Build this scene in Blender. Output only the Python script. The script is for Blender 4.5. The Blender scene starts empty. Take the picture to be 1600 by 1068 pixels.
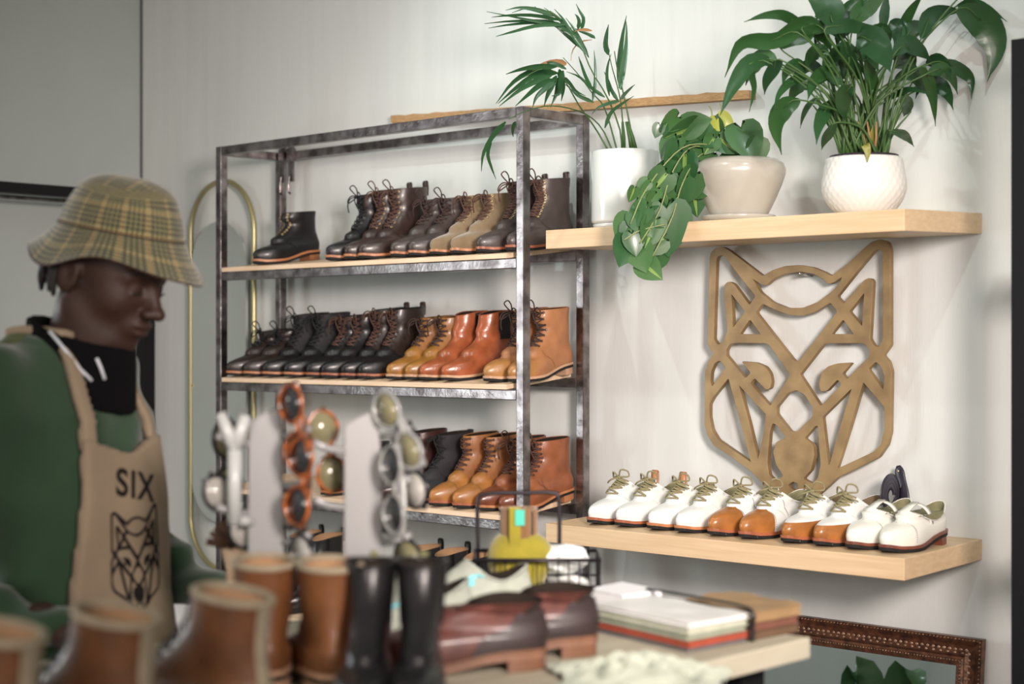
import bpy, math, random
import numpy as np
from mathutils import Vector, Matrix
from mathutils.bvhtree import BVHTree
random.seed(7); rng = np.random.default_rng(7)
SC = bpy.context.scene; COL = SC.collection; PI = math.pi

# ------------------------------------------------------------------ camera
FPX, TH, CH, CY = 2590.0, math.radians(42.5), 1.5, 534.0
FW = np.array([-math.sin(TH), math.cos(TH)]); RT = np.array([math.cos(TH), math.sin(TH)])
cam_data = bpy.data.cameras.new('camera'); cam = bpy.data.objects.new('camera', cam_data); COL.objects.link(cam)
cam.location = (0, 0, CH); cam.rotation_euler = (PI/2, 0, TH)
cam_data.sensor_width = 36; cam_data.lens = FPX/1600*36; cam_data.clip_start = .05
cam_data.dof.use_dof = True; cam_data.dof.focus_distance = 3.85; cam_data.dof.aperture_fstop = 2.5
cam_data.dof.aperture_blades = 9
SC.camera = cam
# ------------------------------------------------------------------ world, exposure, lights
w = bpy.data.worlds.new('world'); SC.world = w; w.use_nodes = True
w.node_tree.nodes['Background'].inputs[0].default_value = (.75, .85, .9, 1); w.node_tree.nodes['Background'].inputs[1].default_value = .3
SC.view_settings.view_transform = 'Standard'; SC.view_settings.look = 'None'
SC.view_settings.gamma = 1; SC.view_settings.exposure = -0.20; SC.view_settings.use_curve_mapping = False

WY = 3.3; XL = -4.73; XR = 1.6; YB = -2.4; ZC = 3.25
def aim(o, t):
    d = Vector(t)-o.location; o.rotation_euler = d.to_track_quat('-Z', 'Y').to_euler()
def spot(loc, tgt, energy, color, size, blend, rad):
    l = bpy.data.lights.new('spot_lamp', 'SPOT'); l.energy = energy; l.color = color; l.spot_size = math.radians(size)
    l.spot_blend = blend; l.shadow_soft_size = rad
    o = bpy.data.objects.new('spot_lamp', l); COL.objects.link(o); o.location = loc; aim(o, tgt); return o
def area(loc, tgt, energy, color, sx, sy):
    l = bpy.data.lights.new('soft_light', 'AREA'); l.energy = energy; l.color = color; l.shape = 'RECTANGLE'; l.size = sx; l.size_y = sy
    o = bpy.data.objects.new('soft_light', l); COL.objects.link(o); o.location = loc; aim(o, tgt); return o
COOL = (.84, 1.0, .95); WARM = (1.0, .87, .81)
spot((-3.25, 2.15, 3.08), (-2.35, 3.3, 1.6), 40, COOL, 95, .8, .016)
spot((-0.95, 2.25, 3.08), (-1.75, 3.3, 1.5), 34, COOL, 100, .8, .016)
spot((-2.25, 1.7, 3.08), (-2.75, 3.3, 1.4), 32, (1, .94, .89), 70, .9, .03)
spot((0.35, 0.75, 2.0), (-3.25, 3.3, 1.2), 820, WARM, 50, 1.0, .28)
spot((-3.9, 1.25, 3.0), (-3.0, 3.3, 1.3), 40, WARM, 66, 1.0, .25)
area((0.3, -1.5, 1.9), (-2.9, 3.3, 1.0), 66, WARM, 1.6, 1.0)
area((-3.0, -1.2, 3.15), (-4.3, -1.8, 0.9), 34, (.92, 1, .96), .8, .8)  # added fill, brightens the unseen corner that the mirrors reflect
area((XL+.03, 0.75, 1.55), (0, 0.75, 1.5), 42, (.92, .98, 1.0), .9, 1.1)      # added cool fill on the left wall, silvers the steel posts

# ------------------------------------------------------------------ projection helpers (photo pixel -> world point)
def ray(px): return FW + RT*(px-800)/FPX
def aty(px, py, Y):
    d = ray(px); t = Y/d[1]; return np.array([d[0]*t, Y, CH+(CY-py)/FPX*t])
def atd(px, py, t):
    d = ray(px)*t; return np.array([d[0], d[1], CH+(CY-py)/FPX*t])
def atpl(px, py, p0, n):
    d = ray(px); t = (p0@n)/(d@n); return np.array([d[0]*t, d[1]*t, CH+(CY-py)/FPX*t])
def ontop(px, py, zt):
    t = (CH-zt)*FPX/(py-CY); return atd(px, py, t)

# ------------------------------------------------------------------ materials
MATS = {}
def mat(name, col, rough=.5, metal=0, var=0, vscale=8, bump=0, bscale=60, coat=0, sheen=0, var_col=None, stretch=None, trans=0, sss=0, alpha=1, island=0):
    if name in MATS: return MATS[name]
    m = bpy.data.materials.new(name); m.use_nodes = True; nt = m.node_tree; N = nt.nodes; L = nt.links
    b = N['Principled BSDF']; b.inputs['Roughness'].default_value = rough; b.inputs['Metallic'].default_value = metal
    b.inputs['Base Color'].default_value = (*col, 1)
    if coat: b.inputs['Coat Weight'].default_value = coat; b.inputs['Coat Roughness'].default_value = .15
    if sheen: b.inputs['Sheen Weight'].default_value = sheen
    if trans: b.inputs['Transmission Weight'].default_value = trans; b.inputs['IOR'].default_value = 1.3
    if alpha < 1: b.inputs['Alpha'].default_value = alpha
    tc = N.new('ShaderNodeTexCoord'); src = tc.outputs['Object']
    if stretch:
        mp = N.new('ShaderNodeMapping'); mp.inputs['Scale'].default_value = stretch; L.new(src, mp.inputs[0]); src = mp.outputs[0]
    if var or island:
        mx = N.new('ShaderNodeMix'); mx.data_type = 'RGBA'
        vc = var_col or tuple(c*(1-var) for c in col)
        mx.inputs[6].default_value = (*col, 1); mx.inputs[7].default_value = (*vc, 1)
        if island:
            g = N.new('ShaderNodeNewGeometry'); L.new(g.outputs['Random Per Island'], mx.inputs[0])
        else:
            n = N.new('ShaderNodeTexNoise'); n.inputs['Scale'].default_value = vscale; n.inputs['Detail'].default_value = 6
            r = N.new('ShaderNodeValToRGB'); r.color_ramp.elements[0].position = .35; r.color_ramp.elements[1].position = .65
            L.new(src, n.inputs['Vector']); L.new(n.outputs[0], r.inputs[0]); L.new(r.outputs[0], mx.inputs[0])
        L.new(mx.outputs[2], b.inputs['Base Color'])
    if bump:
        n2 = N.new('ShaderNodeTexNoise'); n2.inputs['Scale'].default_value = bscale; n2.inputs['Detail'].default_value = 5
        bp = N.new('ShaderNodeBump'); bp.inputs['Strength'].default_value = bump; bp.inputs['Distance'].default_value = .002
        L.new(src, n2.inputs['Vector']); L.new(n2.outputs[0], bp.inputs['Height']); L.new(bp.outputs[0], b.inputs['Normal'])
    MATS[name] = m; return m
def leather(name, col, rough=.33, var=.35): return mat(name, col, rough+.05, 0, var, 22, .3, 90, coat=.14)
def suede(name, col): return mat(name, col, .9, 0, .2, 30, .5, 250, sheen=.4)

M_wall = mat('painted_wall_board', (.64, .66, .64), .75, 0, .06, 3, .25, 40, stretch=(6, 6, .5))
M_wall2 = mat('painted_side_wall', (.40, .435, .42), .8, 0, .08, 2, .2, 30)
M_steel = mat('blotchy_raw_steel', (.36, .33, .33), .32, 1.0, .5, 25, .4, 120, var_col=(.13, .11, .11))
M_black = mat('black_powder_coat', (.005, .005, .006), .6, 0, 0, 8, .2, 80)
M_pine = mat('pale_pine', (.78, .60, .42), .5, 0, .35, 5, .15, 60, stretch=(1.2, 14, 14), var_col=(.66, .47, .31))
M_maple = mat('maple_shelf_wood', (.64, .47, .29), .45, 0, .3, 5, .1, 60, stretch=(1.0, 10, 26), var_col=(.57, .40, .235))
M_brass = mat('worn_gold_board', (.33, .225, .105), .45, .3, .4, 18, .15, 90, var_col=(.23, .15, .07))
M_gold = mat('brushed_gold_metal', (.46, .41, .22), .38, .8)
M_mirror = mat('mirror_glass', (.80, .85, .84), .02, 1)
M_dark = mat('dark_lining', (.02, .015, .012), .9)
M_sole = mat('black_rubber_sole', (.015, .014, .014), .7)
M_weltr = leather('reddish_welt', (.36, .11, .05), .4, .25)
M_welto = leather('orange_brown_welt', (.50, .20, .08), .4, .25)
M_weltt = leather('tan_welt', (.55, .33, .20), .4, .2)

# ------------------------------------------------------------------ object helpers
def mesh(name, V, F, smooth=True, uv=None):
    me = bpy.data.meshes.new(name); me.from_pydata([tuple(map(float, v)) for v in V], [], [tuple(map(int, f)) for f in F]); me.update()
    if smooth: me.polygons.foreach_set('use_smooth', [True]*len(me.polygons))
    if uv is not None:
        ul = me.uv_layers.new(name='UVMap'); vi = np.zeros(len(me.loops), dtype=np.int32); me.loops.foreach_get('vertex_index', vi)
        ul.data.foreach_set('uv', np.asarray(uv, dtype=np.float32)[vi].ravel())
    return me
def thing(name, label, cat, loc=(0, 0, 0), rot=(0, 0, 0), group=None):
    o = bpy.data.objects.new(name, None); COL.objects.link(o); o.location = tuple(map(float, loc)); o.rotation_euler = rot
    o.empty_display_size = .05; o['label'] = label; o['category'] = cat
    if group: o['group'] = group
    return o
def part(name, geo, m, parent, world=False, smooth=True, label=None):
    """geo = (verts, faces) in the parent's own frame, or world coordinates when world is set"""
    if isinstance(geo, bpy.types.Mesh): me = geo
    else:
        V, F = geo[0], geo[1]
        if world and parent is not None:
            l = np.array(root_loc(parent)); V = np.asarray(V, dtype=float)-l
        me = mesh(name, V, F, smooth)
    if m and not me.materials: me.materials.append(m)
    o = bpy.data.objects.new(name, me); COL.objects.link(o)
    if parent is not None: o.parent = parent
    if label: o['label'] = label
    return o
def root_loc(p):
    l = Vector(p.location)
    while p.parent: p = p.parent; l = l+Vector(p.location)
    return l
def solo(name, geo, m, label, cat, group=None, smooth=True, kind=None):
    o = part(name, geo, m, None, smooth=smooth); o['label'] = label; o['category'] = cat
    if group: o['group'] = group
    if kind: o['kind'] = kind
    return o
def struct(name, geo, m, smooth=False):
    o = part(name, geo, m, None, smooth=smooth); o['kind'] = 'structure'; return o
def bev(o, wd=.002, seg=2):
    b = o.modifiers.new('bevel', 'BEVEL'); b.width = wd; b.segments = seg; b.limit_method = 'ANGLE'; return o

def join(*gs):
    V = []; F = []
    for g in gs:
        n = len(V); V.extend([tuple(v) for v in g[0]]); F.extend([tuple(i+n for i in f) for f in g[1]])
    return V, F
def hexa(b, t):
    """box from 4 bottom and 4 top points (same winding, counter-clockwise from above)"""
    return list(b)+list(t), [(3, 2, 1, 0), (4, 5, 6, 7), (0, 1, 5, 4), (1, 2, 6, 5), (2, 3, 7, 6), (3, 0, 4, 7)]
def box(x0, x1, y0, y1, z0, z1):
    c = [(x0, y0), (x1, y0), (x1, y1), (x0, y1)]
    return hexa([(x, y, z0) for x, y in c], [(x, y, z1) for x, y in c])
def obox(c, u, v, hu, hv, z0, z1):
    """oriented box: centre xy, unit dirs, half sizes"""
    c = np.array(c[:2]); u = np.array(u); v = np.array(v)
    p = [c-u*hu-v*hv, c+u*hu-v*hv, c+u*hu+v*hv, c-u*hu+v*hv]
    if (u[0]*v[1]-u[1]*v[0]) < 0: p = p[::-1]
    return hexa([(*q, z0) for q in p], [(*q, z1) for q in p])
def tube(P, r, n=8, closed=False, caps=True, flat=1.0, up=None):
    P = [np.array(p, dtype=float) for p in P]; m = len(P); rs = r if hasattr(r, '__len__') else [r]*m
    V = []; F = []; N = None
    for i in range(m):
        a = P[i-1] if (i > 0 or closed) else P[i]; b = P[(i+1) % m] if (i < m-1 or closed) else P[i]
        t = b-a; t = t/(np.linalg.norm(t)+1e-12)
        if N is None:
            N = np.array(up if up is not None else ((0, 0, 1) if abs(t[2]) < .9 else (1, 0, 0)), dtype=float)
        if up is not None: N = np.array(up, dtype=float)
        N = N-t*(N@t); N = N/(np.linalg.norm(N)+1e-12); B = np.cross(t, N)
        for k in range(n):
            a_ = 2*PI*k/n; V.append(P[i]+(N*math.cos(a_)*flat+B*math.sin(a_))*rs[i])
    for i in range(m if closed else m-1):
        for k in range(n):
            a0 = i*n+k; a1 = i*n+(k+1) % n; b0 = ((i+1) % m)*n+k; b1 = ((i+1) % m)*n+(k+1) % n
            F.append((a0, b0, b1, a1))
    if caps and not closed: F.append(tuple(range(n))); F.append(tuple((m-1)*n+k for k in range(n))[::-1])
    return V, F
def lathe(prof, n=40, wob=None):
    V = []; F = []
    for i, (r, z) in enumerate(prof):
        for k in range(n):
            a = 2*PI*k/n; rr = r; zz = z
            if wob: rr, zz = wob(a, i, r, z)
            V.append((rr*math.cos(a), rr*math.sin(a), zz))
    for i in range(len(prof)-1):
        for k in range(n): F.append((i*n+k, i*n+(k+1) % n, (i+1)*n+(k+1) % n, (i+1)*n+k))
    if prof[0][0] > 1e-6: F.append(tuple(range(n))[::-1])
    if prof[-1][0] > 1e-6: F.append(tuple((len(prof)-1)*n+k for k in range(n)))
    return V, F
def catmull(P, n):
    P = np.asarray(P, dtype=float); m = len(P); Q = np.vstack([2*P[0]-P[1], P, 2*P[-1]-P[-2]]); out = []
    for s in np.linspace(0, m-1, n):
        i = min(int(s), m-2); t = s-i; a, b, c, d = Q[i], Q[i+1], Q[i+2], Q[i+3]
        out.append(.5*((2*b)+(-a+c)*t+(2*a-5*b+4*c-d)*t*t+(-a+3*b-3*c+d)*t**3))
    return np.array(out)
def xf(geo, loc=(0, 0, 0), rz=0, rx=0, ry=0, sc=1):
    Mx = Matrix.Translation(Vector(tuple(map(float, loc)))) @ Matrix.Rotation(rz, 4, 'Z') @ Matrix.Rotation(ry, 4, 'Y') @ Matrix.Rotation(rx, 4, 'X') @ Matrix.Scale(sc, 4)
    return [tuple(Mx @ Vector(tuple(map(float, v)))) for v in geo[0]], geo[1]

# ------------------------------------------------------------------ signed distance modelling (bodies)
def smin(a, b, k):
    h = np.clip(.5+.5*(b-a)/k, 0, 1); return b*(1-h)+a*h-k*h*(1-h)
def s_ell(p, c, r, B=None):
    q = p-np.array(c)
    if B is not None: q = q@np.array(B).T
    r = np.array(r); k0 = np.linalg.norm(q/r, axis=-1); k1 = np.linalg.norm(q/r**2, axis=-1)+1e-9
    return k0*(k0-1)/k1
def s_cap(p, a, b, ra, rb=None):
    a = np.array(a); b = np.array(b); rb = ra if rb is None else rb
    ba = b-a; h = np.clip(((p-a)@ba)/(ba@ba), 0, 1); return np.linalg.norm(p-a-h[..., None]*ba, axis=-1)-(ra+(rb-ra)*h)
def nets(fn, lo, hi, h):
    """surface nets: mesh of the zero level of fn"""
    lo = np.array(lo, float); hi = np.array(hi, float); n = np.ceil((hi-lo)/h).astype(int)+1
    G = np.stack(np.meshgrid(*[lo[i]+h*np.arange(n[i]) for i in range(3)], indexing='ij'), -1)
    D = fn(G.reshape(-1, 3)).reshape(n); S = D < 0
    c = np.zeros(tuple(n-1)+(3,)); w_ = np.zeros(tuple(n-1))
    ax = np.eye(3, dtype=int)
    for a in range(3):
        b_, c_ = [i for i in range(3) if i != a]
        for ob in (0, 1):
            for oc in (0, 1):
                s0 = [slice(0, n[i]-1) for i in range(3)]; s1 = list(s0)
                s0[b_] = slice(ob, n[b_]-1+ob); s0[c_] = slice(oc, n[c_]-1+oc); s1[b_] = s0[b_]; s1[c_] = s0[c_]
                s0[a] = slice(0, n[a]-1); s1[a] = slice(1, n[a])
                d0 = D[tuple(s0)]; d1 = D[tuple(s1)]; m = (d0 < 0) != (d1 < 0)
                t = np.where(m, d0/(d0-d1+1e-15), 0)
                off = np.zeros(d0.shape+(3,)); off[..., a] = t; off[..., b_] = ob; off[..., c_] = oc
                c += off*m[..., None]; w_ += m
    idx = -np.ones(tuple(n-1), dtype=int); act = w_ > 0; idx[act] = np.arange(act.sum())
    cell = np.argwhere(act); V = lo+h*(cell+c[act]/w_[act][:, None]); F = []
    for a in range(3):
        b_, c_ = (a+1) % 3, (a+2) % 3
        s0 = [slice(1, n[i]-1) for i in range(3)]; s1 = list(s0); s0[a] = slice(0, n[a]-1); s1[a] = slice(1, n[a])
        m = S[tuple(s0)] != S[tuple(s1)]; fl = S[tuple(s0)][m]; e = np.argwhere(m)
        for i in range(3):
            if i != a: e[:, i] += 1
        q = []
        for (db, dc) in ((-1, -1), (0, -1), (0, 0), (-1, 0)):
            g = e.copy(); g[:, b_] += db; g[:, c_] += dc; q.append(idx[g[:, 0], g[:, 1], g[:, 2]])
        q = np.stack(q, 1); q[~fl] = q[~fl][:, ::-1]; F.extend([tuple(r_) for r_ in q if min(r_) >= 0])
    return V, F

# ================================================================== SETTING
WY = 3.3; XL = -4.73; XR = 1.6; YB = -2.4; ZC = 3.25
struct('floor', box(XL-.1, XR+.1, YB-.1, WY+.1, -.1, 0), mat('grey_concrete_floor', (.30, .28, .26), .5, 0, .3, 3, .2, 30))
struct('ceiling', box(XL-.1, XR+.1, YB-.1, WY+.1, ZC, ZC+.1), mat('ceiling_paint', (.6, .6, .58), .8))
struct('wall_back', box(XL-.1, XR+.1, WY, WY+.1, 0, ZC), M_wall)
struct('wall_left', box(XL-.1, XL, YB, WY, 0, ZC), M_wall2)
struct('wall_right', box(XR, XR+.1, YB, WY, 0, ZC), mat('right_wall_paint', (.55, .55, .53), .8))
struct('wall_front', box(XL, XR, YB-.1, YB, 0, ZC), mat('front_wall_paint', (.62, .64, .62), .8))
struct('trim_1', box(XL, XL+.006, WY-.006, WY, 0, ZC), mat('dark_joint', (.08, .08, .08), .8))
struct('baseboard_back', box(XL+.01, XR, WY-.015, WY, 0, .09), mat('white_trim_paint', (.7, .7, .68), .5))

# ================================================================== SHOES
def rings_for(style, L, H, c0=None, fh=0):
    """rows: yf zf yb zb k p"""
    b = .028
    base = [(L, .018, 0, b, 1.0, 2.3), (L+.002, .029, -.003, .040, 1.05, 2.3), (L-.003, .040, -.004, .048, 1.03, 2.3),
            (L-.014, .046, -.004, .053, .97, 2.3), (L-.034, .0515, -.003, .058, .90, 2.2), (L-.062, .0575, -.001, .064, .84, 2.15)]
    if style in ('boot', 'chelsea'):
        c = .108 if style == 'boot' else .105; c = c0 or max(c, L*.40)
        t = (H-.075)
        up = [(L*.71, .071, .000, .071, .84, 2.1), (L*.60, .084, .003, .080, .88, 2), (L*.52, .076+t*.30, .005, .075+t*.22, .94, 2),
              (L*.455, .076+t*.52, .005, .075+t*.46, 1.0, 2), (c+.006, .076+t*.76, .003, .075+t*.74, 1.06, 2), (c, H+.002+fh, -.001, H, 1.12, 2)]
        if style == 'chelsea':
            up = [(L*.71, .071, .000, .071, .84, 2.1), (L*.60, .083, .003, .080, .86, 2), (L*.50, .076+t*.30, .006, .075+t*.22, .90, 2),
                  (c+.016, .076+t*.52, .008, .075+t*.46, .94, 2), (c+.005, .076+t*.76, .007, .075+t*.74, 1.0, 2), (c, H, .002, H+.003, 1.08, 2)]
    elif style == 'low':
        up = [(L*.71, .069, .000, .069, .84, 2.1), (L*.64, .080, .001, .073, .85, 2), (L*.60, .085, .002, .076, .87, 2),
              (L*.57, .090, .003, .080, .90, 2), (L*.54, .095, .003, .084, .93, 2), (L*.52, .099, .002, .088, .96, 2)]
    else:  # mary jane
        up = [(L*.73, .071, .000, .068, .86, 2.1), (L*.70, .073, .001, .071, .88, 2.1), (L*.685, .075, .002, .074, .91, 2.1),
              (L*.675, .077, .002, .078, .94, 2.1), (L*.665, .078, .002, .082, .96, 2.1), (L*.66, .079, .001, .086, .98, 2.1)]
    return np.array(base+up)
def basez(y, L):
    return np.interp(y/L, [0, .22, .34, .45, .6, .75, .88, 1.0], [.028, .028, .025, .019, .0125, .012, .0135, .019])
def basew(y, L, W):
    return W/.092*np.interp(y/L, [-.1, 0, .15, .3, .42, .55, .68, .76, .86, .95, 1.1], [.0365, .0365, .038, .0365, .0365, .041, .0455, .0455, .0400, .032, .027])
class Last:
    def __init__(s, style, L, W, H, dip=None, c0=None, fh=0):
        s.R = rings_for(style, L, H, c0, fh); s.L = L; s.W = W; s.H = H; s.n = len(s.R)
        s.dip = dip if dip is not None else {'boot': .0, 'chelsea': -.004, 'low': .026, 'mary': .026}[style]
        s.Q = np.vstack([2*s.R[0]-s.R[1], s.R, 2*s.R[-1]-s.R[-2]])
    def ring(s, i):
        i = min(max(i, 0), s.n-1); k = min(int(i), s.n-2); t = i-k; a, b, c, d = s.Q[k:k+4]
        return .5*((2*b)+(-a+c)*t+(2*a-5*b+4*c-d)*t*t+(-a+3*b-3*c+d)*t**3)
    def S(s, i, ph, off=0.0):
        if off:
            e = .02; p = s.S(i, ph); a = s.S(i, ph+e)-s.S(i, ph-e); b = s.S(min(i+e, s.n-1), ph)-s.S(max(i-e, 0), ph)
            n = np.cross(a, b); l = np.linalg.norm(n)
            return p+n/l*off if l > 1e-12 else p
        yf, zf, yb, zb, k, p = s.ring(i); c = math.cos(ph); t = (1-c)/2
        y = yb+(yf-yb)*t; u = min(1, abs(c)); lat = (1-u**p)**(1/p)
        x = math.copysign(basew(y, s.L, s.W)*k*lat, math.sin(ph))
        f = max(0, 1-i/3.0); z = (zb+(zf-zb)*t)*(1-f)+f*(basez(y, s.L)+ (i*.012))
        g = max(0, (i-6)/(s.n-7)); z -= s.dip*g*math.sin(PI*t)**1.3
        if s.dip < 0.001 and i > 5: pass
        return np.array([x, y, z])
    def grid(s, i0, i1, ni, f0, f1, nf, off=0.0, closed=False):
        """f0,f1: numbers or functions of i"""
        V = []; F = []
        for i in np.linspace(i0, i1, ni):
            a = f0(i) if callable(f0) else f0; b = f1(i) if callable(f1) else f1
            for j in range(nf):
                V.append(s.S(i, a+(b-a)*j/(nf if closed else nf-1), off))
        for i in range(ni-1):
            for j in range(nf if closed else nf-1):
                j2 = (j+1) % nf; F.append((i*nf+j, i*nf+j2, (i+1)*nf+j2, (i+1)*nf+j))
        return V, F
    def ph_at(s, i, y):
        yf, _, yb = s.ring(i)[:3]; t = min(max((y-yb)/(yf-yb), 0), 1); return math.acos(1-2*t)
def shell_edge(G, ni, nf, d=.0012):
    return G

def sole_geo(la, z_of, th, grow, y0=None, y1=None):
    """closed plate following the foot outline"""
    out = []
    for k in range(44):
        p = la.S(0, 2*PI*k/44); c = np.array([0, la.L/2]); q = p[:2]-np.array([0, p[1]]); dx = np.sign(p[0])*grow*min(1, abs(p[0])/.01)
        dy = grow*(1 if p[1] > la.L*.93 else (-1 if p[1] < la.L*.05 else 0))
        out.append((p[0]+dx, p[1]+dy))
    if y1 is not None: out = [(x, min(y, y1)) for x, y in out]
    V = [(x, y, z_of(y)-th) for x, y in out]+[(x, y, z_of(y)) for x, y in out]; n = len(out)
    F = [(k, (k+1) % n, n+(k+1) % n, n+k) for k in range(n)]
    # strips across for caps (outline symmetric in x)
    for k in range(n//2):
        a, b = k, k+1; c, d = (n-k) % n, n-k-1
        for o, rev in ((0, True), (n, False)):
            f = [a+o, b+o, d+o, c+o]; f = list(dict.fromkeys(f))
            if len(f) > 2: F.append(tuple(f[::-1] if not rev else f))
    return V, F

SHOE_CACHE = {}
def shoe_geo(sp):
    key = sp['kind']
    if key in SHOE_CACHE: return SHOE_CACHE[key]
    st = sp['style']; L = sp.get('L', .238); W = sp.get('W', .077); H = sp.get('H', .155)
    la = Last(st, L, W, H, None, sp.get('c'), sp.get('fh', 0)); N = la.n-1; P = []       # (name, geo, material, label, smooth)
    up = sp['upper']; P.append(('upper', la.grid(0, N, 26, 0, 2*PI, 40, 0, True), up, None))
    # rolled rim and lining
    rim = [la.S(N, 2*PI*k/36, -.0008) for k in range(36)]
    P.append(('collar_rim', tube(rim, sp.get('rimr', .0017), 6, closed=True), sp.get('rim', up), None))
    g = la.grid(N, 6.2, 8, 0, 2*PI, 28, -.0028, True); V, F = list(g[0]), list(g[1])
    nv = len(V); ctr = np.mean(V[-28:], axis=0)-np.array([0, 0, .002]); V.append(ctr)
    F = [f[::-1] for f in F]; F += [(nv-28+k, nv-28+(k+1) % 28, nv)[::-1] for k in range(28)]
    P.append(('lining', (V, F), sp.get('lining', M_dark), None))
    if sp.get('cap'):
        y0 = L*sp.get('capy', .76)
        P.append(('toe_cap', la.grid(.05, 5.3, 12, lambda i: la.ph_at(i, y0-.004*i/5), lambda i: 2*PI-la.ph_at(i, y0-.004*i/5), 22, .0012), sp['cap'], None))
    if sp.get('rand'):   # lower band of another colour
        P.append(('lower_band', la.grid(.05, 2.6, 6, 0, 2*PI, 40, .0013, True), sp['rand'], None))
    dl = sp.get('gap', .36)
    if st == 'boot':
        qy = L*.56
        fm = lambda i: min(la.ph_at(i, qy+.0015*i), PI-dl) if i > 6 else min(la.ph_at(i, qy-.006*(6-i)), PI-dl-(6-i)*.05)
        P.append(('quarter', la.grid(.2, N-.02, 22, lambda i: -fm(i), fm, 40, .0014), sp.get('quarter', up), None))
        i_a, i_b, ne = 6.9, N-.25, sp.get('ne', 7)
    elif st == 'low':
        fm = lambda i: min(la.ph_at(i, L*(.50+.02*i)), PI-.30) if i > 3 else la.ph_at(i, L*(.50+.02*i))
        P.append(('quarter', la.grid(.2, N-.02, 18, lambda i: -fm(i), fm, 40, .0013), sp.get('quarter', up), None))
        i_a, i_b, ne = 5.9, N-.4, sp.get('ne', 5); dl = .42
    if st in ('boot', 'low'):
        # eyelets and laces
        EV = []; idx = np.linspace(i_a, i_b, ne); PL = []; PR = []
        for i in idx:
            for sgn in (-1, 1):
                c = la.S(i, PI+sgn*(dl+.14), .0022); c2 = la.S(i, PI+sgn*(dl+.14), .004); nn = (c2-c)/np.linalg.norm(c2-c)
                a = np.cross(nn, (0, 0, 1)); a /= np.linalg.norm(a); b = np.cross(nn, a)
                EV.append(tube([c+(a*math.cos(q)+b*math.sin(q))*.0027 for q in np.arange(0, 2*PI, PI/4)], .0010, 5, closed=True))
                (PL if sgn < 0 else PR).append(c)
        if sp.get('eyelet'): P.append(('eyelets', join(*EV), sp['eyelet'], None))
        LV = []; lr = sp.get('lr', .0018)
        if sp.get('lace'):
            for k in range(ne):
                mid = la.S(idx[k], PI, .0055); LV.append(tube(catmull([PL[k], mid, PR[k]], 7), lr, 5))
                if k < ne-1:
                    m2 = la.S((idx[k]+idx[k+1])/2, PI, .0075)
                    LV.append(tube(catmull([PL[k], m2, PR[k+1]], 7), lr, 5)); LV.append(tube(catmull([PR[k], m2+np.array([0, .001, .001]), PL[k+1]], 7), lr, 5))
            if sp.get('bow', True):
                kt = la.S(idx[-1], PI, .009); bs = sp.get('bs', 1.0)
                LV.append(tube([kt+np.array([-.005, 0, 0]), kt+np.array([.005, 0, .001])], .004, 6))
                for sg in (-1, 1):
                    zu = .012 if st == 'low' else 0
                    lp = [kt, kt+np.array([sg*.014, .008, .008-.004*sg+zu])*bs, kt+np.array([sg*.028, .012-zu*1.5, .002-.006*sg+zu])*bs, kt+np.array([sg*.030, .014-zu*2, -.012-.004*sg+zu])*bs, kt+np.array([sg*.014, .010-zu, -.010+zu])*bs, kt]
                    LV.append(tube(catmull(lp, 16), lr, 5))
                    LV.append(tube(catmull([kt, kt+np.array([sg*.010, .018, -.004])*bs, kt+np.array([sg*.020+(.012*sg if zu else 0), .022-zu, -.022+zu*.8])*bs, kt+np.array([sg*.026+(.016*sg if zu else 0), .016-zu, -.042+zu*2])*bs], 9), lr, 5))
                if sp.get('stick'):
                    LV.append(tube(catmull([kt, kt+np.array([.004, .012, .014]), kt+np.array([.002, .022, .026]), kt+np.array([-.002, .012, .032]), kt+np.array([0, 0, .02]), kt], 14), lr, 5))
            P.append(('laces', join(*LV), sp['lace'], None))
    if st == 'chelsea':
        for sgn in (1, -1):
            c = PI/2; P.append(('elastic_gusset', la.grid(7.6, N-.05, 10, sgn*(c-.62), lambda i, s_=sgn: s_*(c+.05+.28*(i-7.6)/3.4), 10, .0016), sp.get('gusset') or mat('black_elastic', (.012, .012, .013), .95, 0, 0, 8, .6, 200), None))
    if st == 'mary':
        zt = .092
        def strap(y, wdt):
            Vv = []; Ff = []; m_ = 15
            a = la.S(N-1.2, la.ph_at(N-1.2, y)); hw = abs(a[0])+.0015
            for k in range(m_):
                th_ = PI*k/(m_-1); x = hw*math.cos(th_); z = a[2]-.012+(zt-a[2]+.012)*math.sin(th_)**.55
                for dy, dz in ((-wdt/2, 0), (wdt/2, -.001)): Vv.append((x, y+dy+.012*math.sin(th_), z+dz))
                for dy, dz in ((-wdt/2, -.002), (wdt/2, -.003)): Vv.append((x*.97, y+dy+.012*math.sin(th_), z+dz))
            for k in range(m_-1):
                o = 4*k; Ff += [(o, o+1, o+5, o+4), (o+2, o+6, o+7, o+3), (o, o+4, o+6, o+2), (o+1, o+3, o+7, o+5)]
            return Vv, Ff
        P.append(('strap', strap(L*.40, .013), up, None))
        P.append(('vamp_tab', ([(-.011, L*.68, .0775), (.011, L*.68, .0775), (-.009, L*.55, .0885), (.009, L*.55, .0885), (-.008, L*.45, .0945), (.008, L*.45, .0945),
                               (-.011, L*.68, .0745), (.011, L*.68, .0745), (-.009, L*.55, .0860), (.009, L*.55, .0860), (-.008, L*.45, .0920), (.008, L*.45, .0920)],
                              [(0, 1, 3, 2), (2, 3, 5, 4), (7, 6, 8, 9), (9, 8, 10, 11), (0, 2, 8, 6), (2, 4, 10, 8), (3, 1, 7, 9), (5, 3, 9, 11), (4, 5, 11, 10), (1, 0, 6, 7)]), up, None))
        a = la.S(N-1.2, la.ph_at(N-1.2, L*.40)); c = np.array([abs(a[0])+.0035, L*.40, a[2]-.004])
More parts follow.
